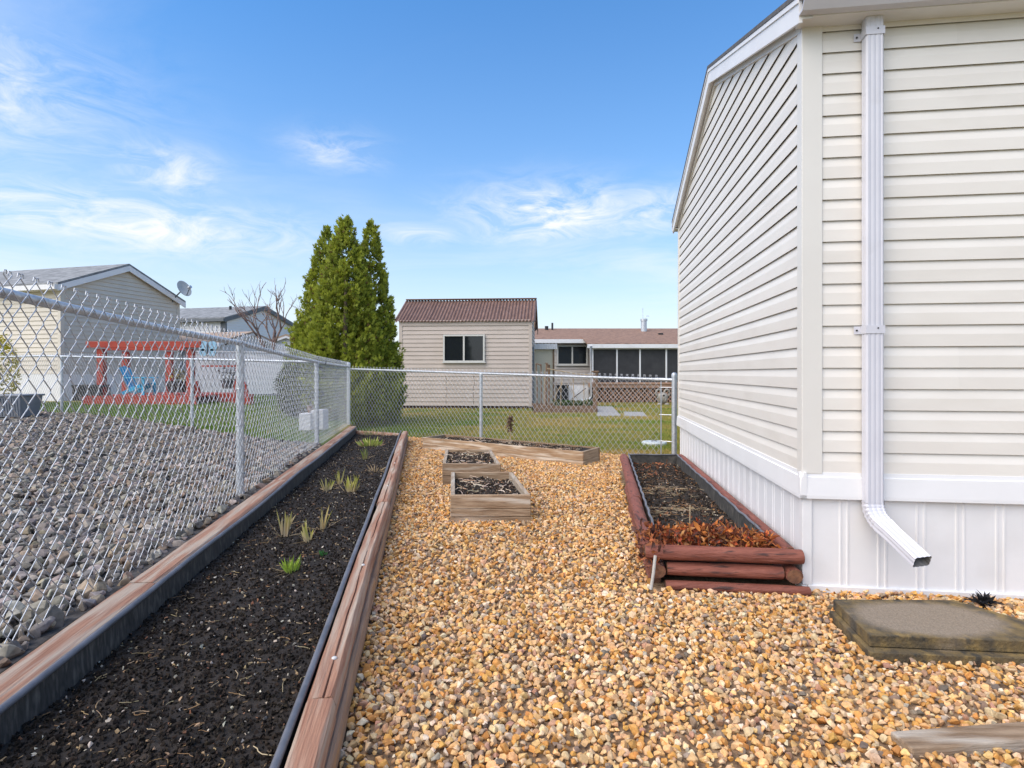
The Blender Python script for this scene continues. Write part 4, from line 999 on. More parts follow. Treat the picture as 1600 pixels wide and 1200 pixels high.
sk_ = MB().tube([a, a.lerp(b, .5)+V(.002,0,0), b], .0085, 8).build('white_stake', mat('pale_stake', (.42,.40,.36), (.52,.50,.46), rough=.6), smooth=True, auto=40, origin=a)
tag(sk_, 'thin pale stake leaning on the front left corner of the log bed', 'stake')

# ------------------------------------------------------------------ concrete slabs, scraps
cs = thing('concrete_paver', 'mossy concrete pavers stacked two high below the downspout', 'paver', V(1.86, 2.58, 0))
sl_top = [(1.56, 2.80), (1.50, 2.415), (2.36, 2.335), (2.36, 2.43), (2.14, 2.79)]
sl_bot = [(1.535, 2.79), (1.475, 2.37), (2.34, 2.30), (2.33, 2.44), (2.12, 2.75)]
for nm, poly_, z0, z1 in (('lower_slab', sl_bot, -.01, .050), ('top_slab', sl_top, .053, .102)):
    mb = MB(); n = len(poly_); mb.add([(x, y, z0) for x, y in poly_]+[(x, y, z1) for x, y in poly_], [tuple(reversed(range(n))), tuple(range(n, 2*n))]+[(i, (i+1) % n, n+(i+1) % n, n+i) for i in range(n)])
    mb.build(nm, M['concrete'], cs, bevel=.0035)
p0 = P(1537, 945, 2.93); p0.z = .02
sc_ = thing('black_rag', 'crumpled black scrap of cloth on the gravel beside the skirting', 'rag', p0)
v_, f_, c_ = [], [], []
for i in range(46): blade(v_, f_, c_, p0+V(random.gauss(0, .012), random.gauss(0, .012), random.uniform(0, .02)), (random.gauss(0, 1), random.gauss(0, .6), abs(random.gauss(.5, .6))), .07, .02, .9, (.025,.026,.03), (.02,.02,.022))
npmesh('strips', np.array([q[:] for q in v_]), np.array(f_), M['dry'], np.array(c_), sc_)
def old_plank():
    a, b = V(1.22, 1.86, .02), V(2.2, 1.97, .02); t_ = (b-a); nrm_ = V(t_.y, -t_.x, 0).normalized()
    o = MB().obox(a+V(0,0,-.03), t_, nrm_*.09, V(0,0,.055)).build('edging_board', M['plankx'], bevel=.006, origin=a)
    tag(o, 'grey weathered board lying in the gravel at the bottom right', 'board')
old_plank()

# ------------------------------------------------------------------ generic sided building
def saw_wall(mb, a, b, z0, z1, c, lip, outn, top=None):
    """lapped siding between ground points a and b; top(s)->z limit clips a gable"""
    L_ = (b-a).length; t_ = (b-a)/L_; k = 0; z = z0
    while z < z1-1e-4:
        zt_ = min(z+c, z1)
        def rng_(zq):
            if not top: return 0, L_
            return top(zq)
        s0a, s1a = rng_(z); s0b, s1b = rng_(zt_)
        if s1a-s0a < .02: break
        if s1b < s0b: s0b = s1b = (s0b+s1b)/2
        n = len(mb.v)
        def Q(s, o, zq): p = a+t_*s+outn*o; return (p.x, p.y, zq)
        mb.v += [Q(s0a, 0, z), Q(s1a, 0, z), Q(s0a, lip, z), Q(s1a, lip, z), Q(s0b, 0, zt_), Q(s1b, 0, zt_)]
        mb.f += [(n, n+1, n+3, n+2), (n+2, n+3, n+5, n+4), (n, n+2, n+4), (n+1, n+5, n+3)]
        z = zt_
def slab_quad(pts, th):
    mb = MB(); mb.add(list(pts)+[p+V(0,0,th) for p in pts], [(0,3,2,1),(4,5,6,7),(0,1,5,4),(1,2,6,5),(2,3,7,6),(3,0,4,7)]); return mb
def house(o, N, g_, glen, l_, llen, base, skirt, eave, peak, c, siding, roof_m, trim_m, skirt_m=None, oh=.15, eo=.2, lip=.02, post_m=None, fas=.16):
    """N near corner, g_ gable direction, l_ long-wall direction (unit, perpendicular)"""
    N = Vector((N.x, N.y, 0)); og = -l_; ol = -g_         # outward normals of gable and of long wall
    mid = glen/2; slope = (peak-eave)/mid
    def top(zq):
        if zq <= eave: return 0, glen
        d = (zq-eave)/slope; return d, glen-d
    mb = MB(); saw_wall(mb, N, N+g_*glen, skirt, peak, c, lip, og, top); mb.build('gable_wall', siding, o)
    mb = MB(); saw_wall(mb, N, N+l_*llen, skirt, eave, c, lip, ol); mb.build('side_wall', siding, o)
    mb = MB().obox(N+l_*.05+g_*.05+V(0,0,base-.2), l_*(llen-.05), g_*(glen-.1), V(0,0,eave-base+.15)); mb.build('core', siding, o)
    if skirt > base+.05:
        mb = MB().obox(N+og*.01+ol*.01+V(0,0,base-.3), l_*llen, g_*(glen+.02), V(0,0,skirt-base+.3)); mb.build('skirting', skirt_m, o)
    mb = MB().obox(N+og*(lip+.006)+ol*(lip+.006)+V(0,0,skirt), l_*.10, g_*.10, V(0,0,eave-skirt)); mb.build('corner_trim', post_m or siding, o)
    MB().obox(N+g_*(glen-.08)+og*(lip+.004)+V(0,0,skirt), l_*.05, g_*.10, V(0,0,eave-skirt)).build('corner_trim', post_m or siding, o)
    for s0, s1 in ((-eo, mid), (mid, glen+eo)):
        rz = lambda s: peak+.05-slope*abs(s-mid)
        a = [N+og*oh+g_*s0+V(0,0,rz(s0)), N+og*oh+g_*s1+V(0,0,rz(s1)), N+l_*(llen+oh)+g_*s1+V(0,0,rz(s1)), N+l_*(llen+oh)+g_*s0+V(0,0,rz(s0))]
        slab_quad(a, .06).build('roof', roof_m, o)
        b = [a[0]-V(0,0,fas)+og*.006, a[1]-V(0,0,fas)+og*.006, a[1]-V(0,0,fas)-og*.03, a[0]-V(0,0,fas)-og*.03]
        slab_quad(b, fas-.004).build('rake_fascia', trim_m, o)
    z_ = peak+.05-slope*(mid+eo)
    MB().obox(N+ol*(eo+.004)+og*oh+V(0,0,z_-.13), l_*(llen+oh), ol*.09, V(0,0,.125)).build('gutter', trim_m, o)
    MB().obox(N+ol*(eo)+og*(oh-.03)+V(0,0,z_-.14), l_*(llen), g_*(eo-.02), V(0,0,.02)).build('soffit', trim_m, o)
# left neighbour
Nl = P(95, 583, 15.0); gl_ = V(.26, .966, 0).normalized(); ll_ = V(-gl_.y, gl_.x, 0)
o = thing('mobile_home', 'cream sided house with grey shingle roof behind the red pergola on the left', 'house', Vector((Nl.x, Nl.y, .45)))
house(o, Nl, gl_, 3.75, ll_, 14, .42, 1.18, 3.50, 4.28, .117, M['left_siding'], M['roof_grey'], M['white'], M['white'], oh=.12, eo=.16)
LH = o
# far white house with slate trim
Nw = P(352, 583, 26.0); gw_ = V(.24, .97, 0).normalized(); lw_ = V(-gw_.y, gw_.x, 0)
o = thing('mobile_home', 'white sided house with slate grey trim and grey roof, far behind the pergola', 'house', Vector((Nw.x, Nw.y, .5)))
house(o, Nw, gw_, 5.2, lw_, 14, .4, .5, 3.66, 4.42, .12, M['white_siding'], M['roof_grey'], M['trim_grey'], M['white'], oh=.15, eo=.2, post_m=M['trim_grey'])
MB().obox(Vector((Nw.x,Nw.y,0))+gw_*-.03-lw_*.05+V(0,0,.5), lw_*.28, gw_*.04, V(0,0,3.1)).build('corner_board', M['trim_grey'], o)
pv = P(360, 482, 28.0); MB().tube([pv-V(0,0,.5), pv+V(0,0,.12)], .06, 8).build('vent_pipe', M['black'], o)
# white outbuildings
Na = P(346, 583, 18.5); ga_ = V(.30, .954, 0).normalized(); la_ = V(-ga_.y, ga_.x, 0)
o = thing('white_shed', 'white walled outbuilding with tan roof behind the pergola deck', 'shed', Vector((Na.x, Na.y, .5)))
house(o, Na, ga_, 2.6, la_, 4.5, .42, .5, 2.16, 2.52, .3, M['white_siding'], M['roof_tan'], M['white'], M['white'], oh=.1, eo=.12, lip=.006, fas=.08)
Nb = P(404, 583, 20.5)
o = thing('white_shed', 'small white gabled shed with tan roof below the bare tree', 'shed', Vector((Nb.x, Nb.y, .5)))
house(o, V(Nb.x, Nb.y, 0), V(.995,.10,0), 1.95, V(-.10,.995,0), 4, .42, .5, 2.12, 2.48, .3, M['white_siding'], M['roof_tan'], M['white'], M['white'], oh=.12, eo=.15, lip=.006, fas=.08)
wf = thing('garden_wall', 'plain white boundary wall between the pergola and the round bush', 'wall', P(360, 583, 17.6)-V(0,0,.8))
a, b = P(300, 583, 17.2), P(457, 583, 18.0); a.z = b.z = .2
MB().obox(a, b-a, V(.02,.12,0), V(0,0,1.62)).build('wall_panel', M['white_siding'], wf); MB().obox(a+V(0,-.03,0), b-a, V(0,.03,0), V(0,0,.36)).build('wall_base', M['trim_grey'], wf)
MB().obox(a+V(-.01,-.03,1.63), b-a+V(.02,0,0), V(.02,.18,0), V(0,0,.04)).build('wall_cap', M['white'], wf)
# dark grey far roof
Ng = P(447, 583, 34); o = thing('far_house', 'dark grey roofed house beyond the bare tree, mostly hidden by the cedars', 'house', Vector((Ng.x, Ng.y, .4)))
house(o, V(Ng.x+3, Ng.y, 0), V(.1,.995,0), 6, V(-.995,.1,0), 4.2, .3, .4, 3.25, 4.15, .13, M['roof_tan'], M['roof_dkgrey'], M['trim_grey'], M['white'])
# satellite dish on the left house
dish = thing('satellite_dish', 'grey satellite dish on an arm at the eave of the cream house', 'satellite dish', P(268, 472, 18.4))
dc = P(286, 452, 18.3); dn = V(.80, -.30, .40).normalized(); s1 = dn.cross(V(0,0,1)).normalized(); s2 = s1.cross(dn)
mb = MB(); rings_ = [(0, 0), (.09, .010), (.18, .036), (.25, .068), (.262, .068)]
for r_, h_ in rings_:
    for j in range(20): a = 2*math.pi*j/20; mb.v.append(tuple(dc+s1*r_*math.cos(a)*.92+s2*r_*math.sin(a)*1.05+dn*h_))
for i in range(len(rings_)-1):
    for j in range(20): mb.f.append((i*20+j, i*20+(j+1)%20, (i+1)*20+(j+1)%20, (i+1)*20+j))
nv = len(mb.v); mb.v += [tuple(Vector(q)-dn*.012) for q in mb.v]; mb.f += [tuple(nv+k for k in reversed(f_)) for f_ in list(mb.f)]
mb.build('reflector', M['bin'] if False else mat('dish_grey', (.40,.41,.40), (.46,.47,.46), rough=.6), dish, smooth=True, auto=40)
fe = dc+dn*.30-s2*.08
MB().tube([dc-s2*.25+dn*.05, fe], .014, 6).build('feed_arm', M['trim_grey'], dish); MB().tube([fe-dn*.07, fe+dn*.03], .05, 10).build('feed_horn', M['galv'], dish)
MB().tube([P(268, 474, 18.4), P(273, 465, 18.35), dc-dn*.02], .022, 8).build('mount_arm', M['trim_grey'], dish)

# ------------------------------------------------------------------ pergola, deck, chair, pots
pg = thing('pergola', 'red stained pergola with four posts on a low red deck', 'pergola', P(225, 632, 14.2))
DZ = .66
for (px, Y) in ((159, 13.9), (298, 13.9), (197, 15.6), (265, 15.6)):
    p = P(px, 583, Y); MB().box((p.x-.075, p.y-.075, .35), (p.x+.075, p.y+.075, P(0, 545, 13.9).z)).build('post', M['red'], pg, bevel=.008)
zb = P(0, 543.5, 13.9).z
for Y, x0, x1 in ((13.9, 140, 318), (15.6, 170, 292)):
    a, b = P(x0, 583, Y), P(x1, 583, Y); MB().box((a.x, Y-.13, zb), (b.x, Y-.085, zb+.15)).build('beam', M['red'], pg, bevel=.006)
a, b = P(130, 583, 13.6), P(308, 583, 13.6)
for k in range(11): MB().box((a.x+k*(b.x-a.x)/11+.004, 13.62, DZ-.035), (a.x+(k+1)*(b.x-a.x)/11-.004, 16.2, DZ)).build('deck_board', M['red'], pg)
MB().box((a.x, 13.56, .30), (b.x, 13.61, DZ-.02)).build('deck_fascia', M['red'], pg)
for (x0, x1, Y, z0, z1) in ((305, 372, 14.6, .36, .68), (372, 396, 14.8, .36, .66)):
    p, q = P(x0, 583, Y), P(x1, 583, Y); MB().box((p.x, Y-.03, z0), (q.x, Y+.03, z1)).build('deck_fascia', M['red'], pg)
for px in (308, 372, 383):
    p = P(px, 583, 14.5); MB().add([(p.x-.10, 14.45, .4), (p.x+.16, 14.45, .4), (p.x+.02, 14.45, 1.0), (p.x-.08, 14.45, 1.0), (p.x-.10, 14.52, .4), (p.x+.16, 14.52, .4), (p.x+.02, 14.52, 1.0), (p.x-.08, 14.52, 1.0)], [(0,1,2,3),(7,6,5,4),(0,4,5,1),(1,5,6,2),(2,6,7,3),(3,7,4,0)]).build('stair_bracket', M['red'], pg)
p = P(370, 583, 14.7); MB().box((p.x-.03, 14.7, .5), (p.x+.03, 14.76, 1.62)).build('rail_post', M['red'], pg)
q = P(315, 583, 14.7); MB().box((q.x, 14.7, 1.36), (p.x-.035, 14.74, 1.40)).build('hand_rail', M['red'], pg)
# adirondack chair
cp_ = P(212, 583, 14.3); cx, cy = cp_.x, cp_.y
ch = thing('adirondack_chair', 'turquoise slatted garden chair on the red deck', 'chair', V(cx, cy, DZ))
def CB(name, a, b, w, h): MB().bar(V(cx, cy, DZ)+Vector(a), V(cx, cy, DZ)+Vector(b), w, h, (0, 1, 0)).build(name, M['blue'], ch, bevel=.004)
K = .80
def CO_(name, o_, u, v_, w_, bv=.003): MB().obox(V(cx, cy, DZ)+Vector(o_)*K, Vector(u)*K, Vector(v_)*K, Vector(w_)*K).build(name, M['blue'], ch, bevel=bv)
for i in range(5): CO_('back_slat', (-.10, -.26+i*.105, .20), (-.26, 0, .70-.03*abs(i-2)), (0, .09, 0), (.022, 0, .008))
for i in range(5): CO_('seat_slat', (-.06+i*.098, -.26, .20+i*.03), (.085, 0, .022), (0, .52, 0), (-.006, 0, .022))
for sy in (-.29, .27):
    CO_('front_leg', (.36, sy, 0), (.09, 0, 0), (0, .025, 0), (0, 0, .52)); CO_('rear_leg', (-.22, sy+.002, 0), (.56, 0, .24), (0, .022, 0), (-.03, 0, .10)); CO_('armrest', (-.20, sy-.045, .52), (.70, 0, 0), (0, .12, 0), (0, 0, .028))
def tub(name, label, cat, px, py, Y, r0, r1, h, m_, n=18, group=None):
    p = P(px, py, Y); prof = [(r0*.95, 0), (r0, .01), (r1, h-.03), (r1*1.06, h-.03), (r1*1.06, h), (r1*.96, h), (r1*.92, h-.06)]
    o = thing(name, label, cat, p)
    MB().tube([p+V(0,0,hh_) for _, hh_ in prof], lambda i: prof[i][0], n).build('pot', m_, o, smooth=True, auto=30); return o, p
o, p = tub('plant_pot', 'black tub with dry flowers on the deck beside the turquoise chair', 'plant pot', 281, 612, 14.4, .26, .30, .26, M['black'])
v, f, c = leaf_cloud(80, lambda: (p.x+random.gauss(0,.12), p.y+random.gauss(0,.12), p.z+random.uniform(.24,.5)), [(.3,.25,.08),(.5,.38,.08),(.2,.16,.08)], [1,1,1], .09); npmesh('flowers', v, f, M['leaf'], c, o)['kind'] = 'stuff'
o, p = tub('plant_pot', 'dark pot with a straggly plant near the white wall, right of the pergola', 'plant pot', 358, 607, 15.2, .16, .2, .22, M['trim_grey'])
v, f, c = leaf_cloud(110, lambda: (p.x+random.gauss(0,.13), p.y+random.gauss(0,.13), p.z+random.uniform(.2,.6)), [(.06,.06,.07),(.12,.12,.12),(.2,.2,.2)], [1,1,1], .09); npmesh('foliage', v, f, M['leaf'], c, o)['kind'] = 'stuff'
for (x0, x1, lab) in ((113, 139, 'black slatted crate beside the pergola deck, left of a twin'), (139.5, 155, 'black slatted crate tucked against the pergola post')):
    Y = 13.7; a, b = P(x0, 626, Y), P(x1, 602, Y); o = thing('crate', lab, 'crate', V((a.x+b.x)/2, Y, a.z))
    MB().box((a.x, Y, a.z), (b.x-.01, Y+.4, b.z)).build('body', M['black'], o)
    MB().box((a.x-.01, Y-.02, b.z-.05), (b.x, Y+.42, b.z+.01)).build('rim', M['black'], o)
a, b = P(-14, 652, 10.2), P(36, 617, 10.2); o = thing('storage_bin', 'grey ribbed plastic bin at the left edge behind the fence', 'bin', V((a.x+b.x)/2, 10.2, a.z))
mb = MB(); mb.add([(a.x+.05,10.2,a.z),(b.x-.05,10.2,a.z),(b.x-.05,10.6,a.z),(a.x+.05,10.6,a.z),(a.x,10.15,b.z-.03),(b.x-.01,10.15,b.z-.03),(b.x-.01,10.65,b.z-.03),(a.x,10.65,b.z-.03)], [(0,3,2,1),(4,5,6,7),(0,1,5,4),(1,2,6,5),(2,3,7,6),(3,0,4,7)]); mb.build('body', M['bin'], o, bevel=.01)
for i in range(9):
    x = a.x+.09+i*(b.x-a.x-.16)/8.5; MB().obox(V(x, 10.185, a.z+.03), V(.022,0,0), V(0,.03,0), V(0,-.045,b.z-a.z-.09)).build('rib', M['bin'], o)
MB().box((a.x-.02, 10.12, b.z-.03), (b.x+.01, 10.68, b.z+.005)).build('lid', M['bin'], o, bevel=.01)
# wall ornament
p = P(325, 546, 17.0); o = thing('wall_ornament', 'pale blue butterfly ornament hung on the white wall', 'ornament', p)
for sx in (-1, 1):
    for (dz, r_) in ((.10, .15), (-.09, .11)):
        q = p+V(sx*.13, 0, dz); mb = MB(); mb.tube([q, q+V(0,-.025,0)], r_, 14); mb.build('wing', mat('pale_blue_paint', (.28,.55,.72), (.36,.62,.78), rough=.5), o, smooth=True, auto=30)
MB().tube([p+V(0,-.03,-.22), p+V(0,-.03,.2)], .025, 8).build('body', M['trim_grey'], o)
# white block stack behind the fence post
p = P(487, 683, 9.3); p.z = zt(p.x-.4, 9.3); bx0 = P(474, 640, 9.6); 
o = thing('block_stack', 'white concrete blocks with a brown pot, behind the left fence', 'blocks', V(P(487,0,9.6).x, 9.6, .33))
a, b = P(472, 672, 9.7), P(490, 645, 9.7); MB().box((a.x, 9.55, .25), (b.x, 9.8, b.z)).build('block', M['pot_white'], o, bevel=.01)
a, b = P(489.5, 676, 9.75), P(509, 640, 9.75); MB().box((a.x+.005, 9.62, .25), (b.x, 9.9, b.z)).build('block', M['pot_white'], o, bevel=.01)
a, b = P(482, 641, 9.8), P(492, 633, 9.8); MB().tube([V((a.x+b.x)/2, 9.74, a.z-.04), V((a.x+b.x)/2, 9.74, b.z)], lambda i: (.045, .06)[i], 12).build('pot', M['old_wood'], o, smooth=True, auto=30)

# ------------------------------------------------------------------ back shed with corrugated roof
Ns = P(830, 583, 19.3); gs_ = V(.075, .997, 0).normalized(); ls_ = V(-gs_.y, gs_.x, 0); SW = 4.48
o = thing('garden_shed', 'pinkish beige sided shed with brown corrugated roof and sliding window', 'shed', Vector((Ns.x-2.2, 19.3, 0)))
N_ = Vector((Ns.x, Ns.y, 0)); EV = 2.95; PKs = 3.80; GS = 3.0; sl = (PKs-EV)/(GS/2)
mb = MB(); saw_wall(mb, N_, N_+ls_*SW, .10, EV, .142, .022, -gs_); mb.build('front_wall', M['shed_siding'], o)
mb = MB(); saw_wall(mb, N_, N_+gs_*GS, .10, PKs-.05, .142, .022, -ls_, lambda zq: (0, GS) if zq <= EV else ((zq-EV)/sl, GS-(zq-EV)/sl)); mb.build('gable_wall', M['shed_siding'], o)
MB().obox(N_+ls_*.03+gs_*.03+V(0,0,.09), ls_*(SW-.03), gs_*(GS-.06), V(0,0,EV-.15)).build('core', M['shed_siding'], o)
MB().obox(N_+ls_*.06+gs_*.04+V(0,0,-.05), ls_*(SW-.12), gs_*(GS-.1), V(0,0,.14)).build('skid_base', mat('dark_skid', (.05,.025,.02), (.09,.05,.04), rough=.9), o)
for t0 in (0-.028, SW-.09): MB().obox(N_+ls_*t0-gs_*.028+V(0,0,.08), ls_*.11, gs_*.05, V(0,0,EV-.08)).build('corner_trim', M['shed_siding'], o)
MB().obox(N_-gs_*.03+V(0,0,EV-.14), ls_*SW, gs_*.02, V(0,0,.185)).build('frieze_board', M['shed_siding'], o)
# corrugated slopes, in four sheets
def corr_sheet(s_lo, s_hi, d0, d1, zlift):
    n = int((d1-d0)/.0195); mb = MB()
    for i in range(n+1):
        d = d0+(d1-d0)*i/n; w = .026*math.sin(2*math.pi*d/.115)
        for s in (s_lo, s_hi):
            p = N_+ls_*d+gs_*s+V(0, 0, PKs+.05-sl*abs(s-GS/2)+w+zlift); mb.v.append(tuple(p))
    nv = len(mb.v); mb.v += [(x, y, z-.008) for x, y, z in mb.v]
    for i in range(n): a = i*2; mb.f += [(a, a+1, a+3, a+2), (nv+a, nv+a+2, nv+a+3, nv+a+1), (a, a+2, nv+a+2, nv+a), (a+1, nv+a+1, nv+a+3, a+3)]
    mb.f += [(0, nv, nv+1, 1), (2*n, 2*n+1, nv+2*n+1, nv+2*n)]
    return mb.build('corrugated_sheet', M['corr'], o)
cuts = [-.14, 1.12, 2.30, 3.46, SW+.14]
for i, (d0, d1) in enumerate(zip(cuts[:-1], cuts[1:])):
    corr_sheet(-.10, GS/2, d0, d1+.06, .009*(i % 2)); corr_sheet(GS/2, GS+.22, d0, d1+.06, .009*(i % 2))
MB().obox(N_+ls_*-.14+gs_*(GS/2-.12)+V(0,0,PKs+.07), ls_*(SW+.3), gs_*.24, V(0,0,.035)).build('ridge_cap', M['corr'], o, bevel=.01)
for s0, s1 in ((-.2, GS/2), (GS/2, GS+.2)):
    a = [N_-ls_*.135+gs_*s+V(0,0,PKs-.0-sl*abs(s-GS/2)) for s in (s0, s1)]; mb = MB(); q = [a[0]-V(0,0,.13), a[1]-V(0,0,.13), a[1]+ls_*.025-V(0,0,.13), a[0]+ls_*.025-V(0,0,.13)]; slab_quad(q, .13).build('barge_board', M['old_wood'], o)
def window(o, org, u, w_, h_, outn, split=True, fr=.055, frame_m=None, glass=None):
    frame_m = frame_m or M['frame']; glass = glass or M['glass']; up = V(0,0,1)
    wn_ = MB().obox(org+outn*.012, u*w_, outn*.012, up*h_).build('window', glass, o)
    for (a, b, c_, d) in ((0, 0, w_, fr), (0, h_-fr, w_, fr)): MB().obox(org+u*a+up*b+outn*.02, u*c_, outn*.045, up*d).build('frame', frame_m, wn_)
    for a in ([0, w_-fr]+([w_/2-fr/2] if split else [])): MB().obox(org+u*a+up*fr+outn*.02, u*fr, outn*.043, up*(h_-2*fr)).build('frame', frame_m, wn_)
    MB().obox(org-u*.03-up*.03+outn*.02, u*(w_+.06), outn*.06, up*.035).build('sill', frame_m, wn_)
    return wn_
Yw = 19.45
wo_ = N_+ls_*((830-758)/F*19.5)-gs_*.02; wo_.z = CAMZ+(HY-566)/F*19.5
window(o, wo_, ls_, 65/F*19.6, 43/F*19.5, -gs_)
MB().obox(N_+gs_*.95-ls_*.03+V(0,0,.15), gs_*.9, ls_*.05, V(0,0,2.0)).build('side_door', M['trim_grey'], o)
for i, px in enumerate((697, 740)):      # bare vines trained on the wall
    p = P(px, 632, 19.2); pts = [p+V(.04*mnoise.noise((i, k*.4, 0))*k*.4, -.01, k*.12) for k in range(9)]; MB().tube(pts, .008, 5).build('vine_stem', M['bark'], o)

# ------------------------------------------------------------------ far house with screened porch
Y0 = 25.0; o = thing('porch_house', 'low house with brown shingle roof and a dark screened porch', 'house', V(4, 25, 0))
def XW(px, Y): return (px-CX)/F*Y
wz1 = CAMZ+(HY-533)/F*25
mb = MB(); saw_wall(mb, V(-1.5, 25, 0), V(XW(925, 25), 25, 0), .62, wz1, .15, .02, V(0,-1,0)); mb.build('front_wall', M['far_siding'], o)
MB().box((-1.5, 25.03, .0), (13, 32, wz1-.02)).build('core', M['far_siding'], o)
MB().box((-1.5, 24.97, .0), (XW(925,25), 25.02, .62)).build('skirting', M['white'], o)
RZ = 3.36
slab_quad([V(-2, 24.7, wz1), V(14, 24.7, wz1), V(14, 28.6, RZ), V(-2, 28.6, RZ)], .06).build('roof', M['roof_brown'], o)
slab_quad([V(-2, 32.6, wz1), V(14, 32.6, wz1), V(14, 28.6, RZ), V(-2, 28.6, RZ)], .06).build('roof', M['roof_brown'], o)
PY = 23.4; pz = CAMZ+(HY-541)/F*PY
slab_quad([V(XW(917, PY), PY-.1, pz+.06), V(14, PY-.1, pz+.06), V(14, 25.4, wz1+.19), V(XW(917, PY), 25.4, wz1+.19)], .06).build('porch_roof', M['roof_brown'], o)
MB().box((-2, 24.62, wz1-.1), (XW(917, 24.6), 24.69, wz1+.06)).build('gutter', M['white'], o)
MB().box((XW(917, PY), PY-.2, pz-.08), (14, PY-.11, pz+.08)).build('gutter', M['white'], o)
dzf = CAMZ+(HY-598)/F*PY
scr = MB().box((XW(926, PY), PY+.03, dzf+.02), (13, PY+.05, pz)).build('screen', M['screen'], o)
for px in (926, 964, 1000, 1041, 1078, 1115): x = XW(px, PY); MB().box((x-.03, PY-.02, dzf), (x+.03, PY+.025, pz)).build('porch_post', M['white'], o)
MB().box((XW(924, PY), PY-.06, pz-.12), (13, PY+.0, pz-.081)).build('header', M['white'], o)
MB().box((XW(922, PY), PY-.12, dzf-.20), (13, PY+.5, dzf)).build('deck_fascia', M['lattice'], o); MB().box((XW(922, PY), PY-.18, dzf-.05), (13, PY-.121, dzf+.02)).build('deck_edge', M['lattice'], o)
lt = MB(); z0, z1 = .02, dzf-.21; hL = z1-z0; x = XW(922, PY)
while x < 11:
    for sg in (1, -1):
        a = V(x if sg > 0 else x+hL, PY-.05+(.012 if sg > 0 else 0), z0); b = V(x+hL if sg > 0 else x, PY-.05+(.012 if sg > 0 else 0), z1); lt.bar(a, b, .010, .036, (0,1,0) if False else (0,0,1))
    x += .16
l_o = lt.build('lattice', M['lattice'], o); l_o['kind'] = 'stuff'
MB().box((XW(922, PY), PY+.3, 0), (13, PY+.4, dzf-.2)).build('under_deck_shade', M['dark_gap'], o)  # near-black sheet behind the lattice, painting in the shade under the porch
a = P(870, 570.5, 25); window(o, V(a.x, 24.99, a.z), V(1,0,0), XW(918,25)-XW(870,25), .86, V(0,-1,0), True, .06)
dsx = XW(922, PY); MB().tube([V(dsx, PY-.22, pz), V(dsx, PY-.22, .25), V(dsx-.08, PY-.25, .14), V(dsx-.45, PY-.3, .10)], .05, 8).build('downspout', M['white'], o, smooth=True, auto=50)
p = P(1006, 514, 27.5); MB().tube([p-V(0,0,.4), p+V(0,0,.38)], .14, 12).build('flue_pipe', M['galv'], o, smooth=True, auto=50); MB().tube([p+V(0,0,.38), p+V(0,0,.48)], .17, 12).build('flue_cap', M['galv'], o, smooth=True, auto=50)
MB().tube([p+V(-.05,0,.3), p+V(-.05,0,1.0)], .012, 5).build('aerial', M['galv'], o); MB().tube([p+V(.05,0,.5), p+V(.1,0,.62), p+V(.25,0,.62)], .014, 5).build('flue_hook', M['galv'], o)
for px, h_ in ((863, .36), (854, .2)): p = P(px, 516, 28); MB().tube([p-V(0,0,.3), p+V(0,0,h_)], .05 if h_ > .3 else .09, 8).build('vent_pipe', M['black'], o)
p = P(1032, 524, 26.3); MB().box((p.x-.1, p.y-.1, p.z-.1), (p.x+.1, p.y+.1, p.z+.1)).build('roof_vent', M['black'], o)
# storage cabinet, crate and panel by the far house
a, b = P(834, 632, 22.2), P(866.5, 546, 22.2); o = thing('storage_cabinet', 'tall cream metal cabinet with a white scalloped top behind the shed', 'cabinet', V(1.1, 22.2, 0))
MB().box((a.x, 22.2, 0), (b.x, 23.2, b.z)).build('body', M['cream'], o, bevel=.01); MB().box((b.x-.07, 22.16, 0), (b.x-.01, 22.199, b.z)).build('edge_strip', M['old_wood'], o)
mb = MB(); nn_ = 14
for i in range(nn_):
    x0_ = a.x-.05+i*(b.x-a.x+.14)/nn_; MB_ = mb.box((x0_, 22.05, b.z+.005), (x0_+(b.x-a.x+.14)/nn_-.006, 23.25, b.z+.20+.02*(i % 2)))
mb.build('roof_cap', M['white'], o)
a, b = P(869, 621, 24.2), P(888, 603, 24.2); o = thing('crate', 'dark box standing beside the white panel under the far window', 'box', V(a.x, 24.2, 0)); MB().box((a.x, 24.2, 0), (b.x, 24.7, b.z)).build('body', M['black'], o, bevel=.02); MB().box((a.x-.03, 24.17, b.z), (b.x+.03, 24.73, b.z+.04)).build('lid', M['black'], o)
a, b = P(889, 622, 24.3), P(919, 603, 24.3); o = thing('leaning_sheet', 'white sheet panel leaning under the far window beside the downspout', 'panel', V(a.x, 24.3, 0)); MB().obox(V(a.x, 24.3, 0.02), V(b.x-a.x, 0, 0), V(0,.03,0), V(0,.2,b.z)).build('sheet', M['white'], o); MB().tube([V(a.x+.1, 24.2, .1), V(b.x-.1, 24.32, b.z-.1)], .02, 6).build('dark_hose', M['black'], o)
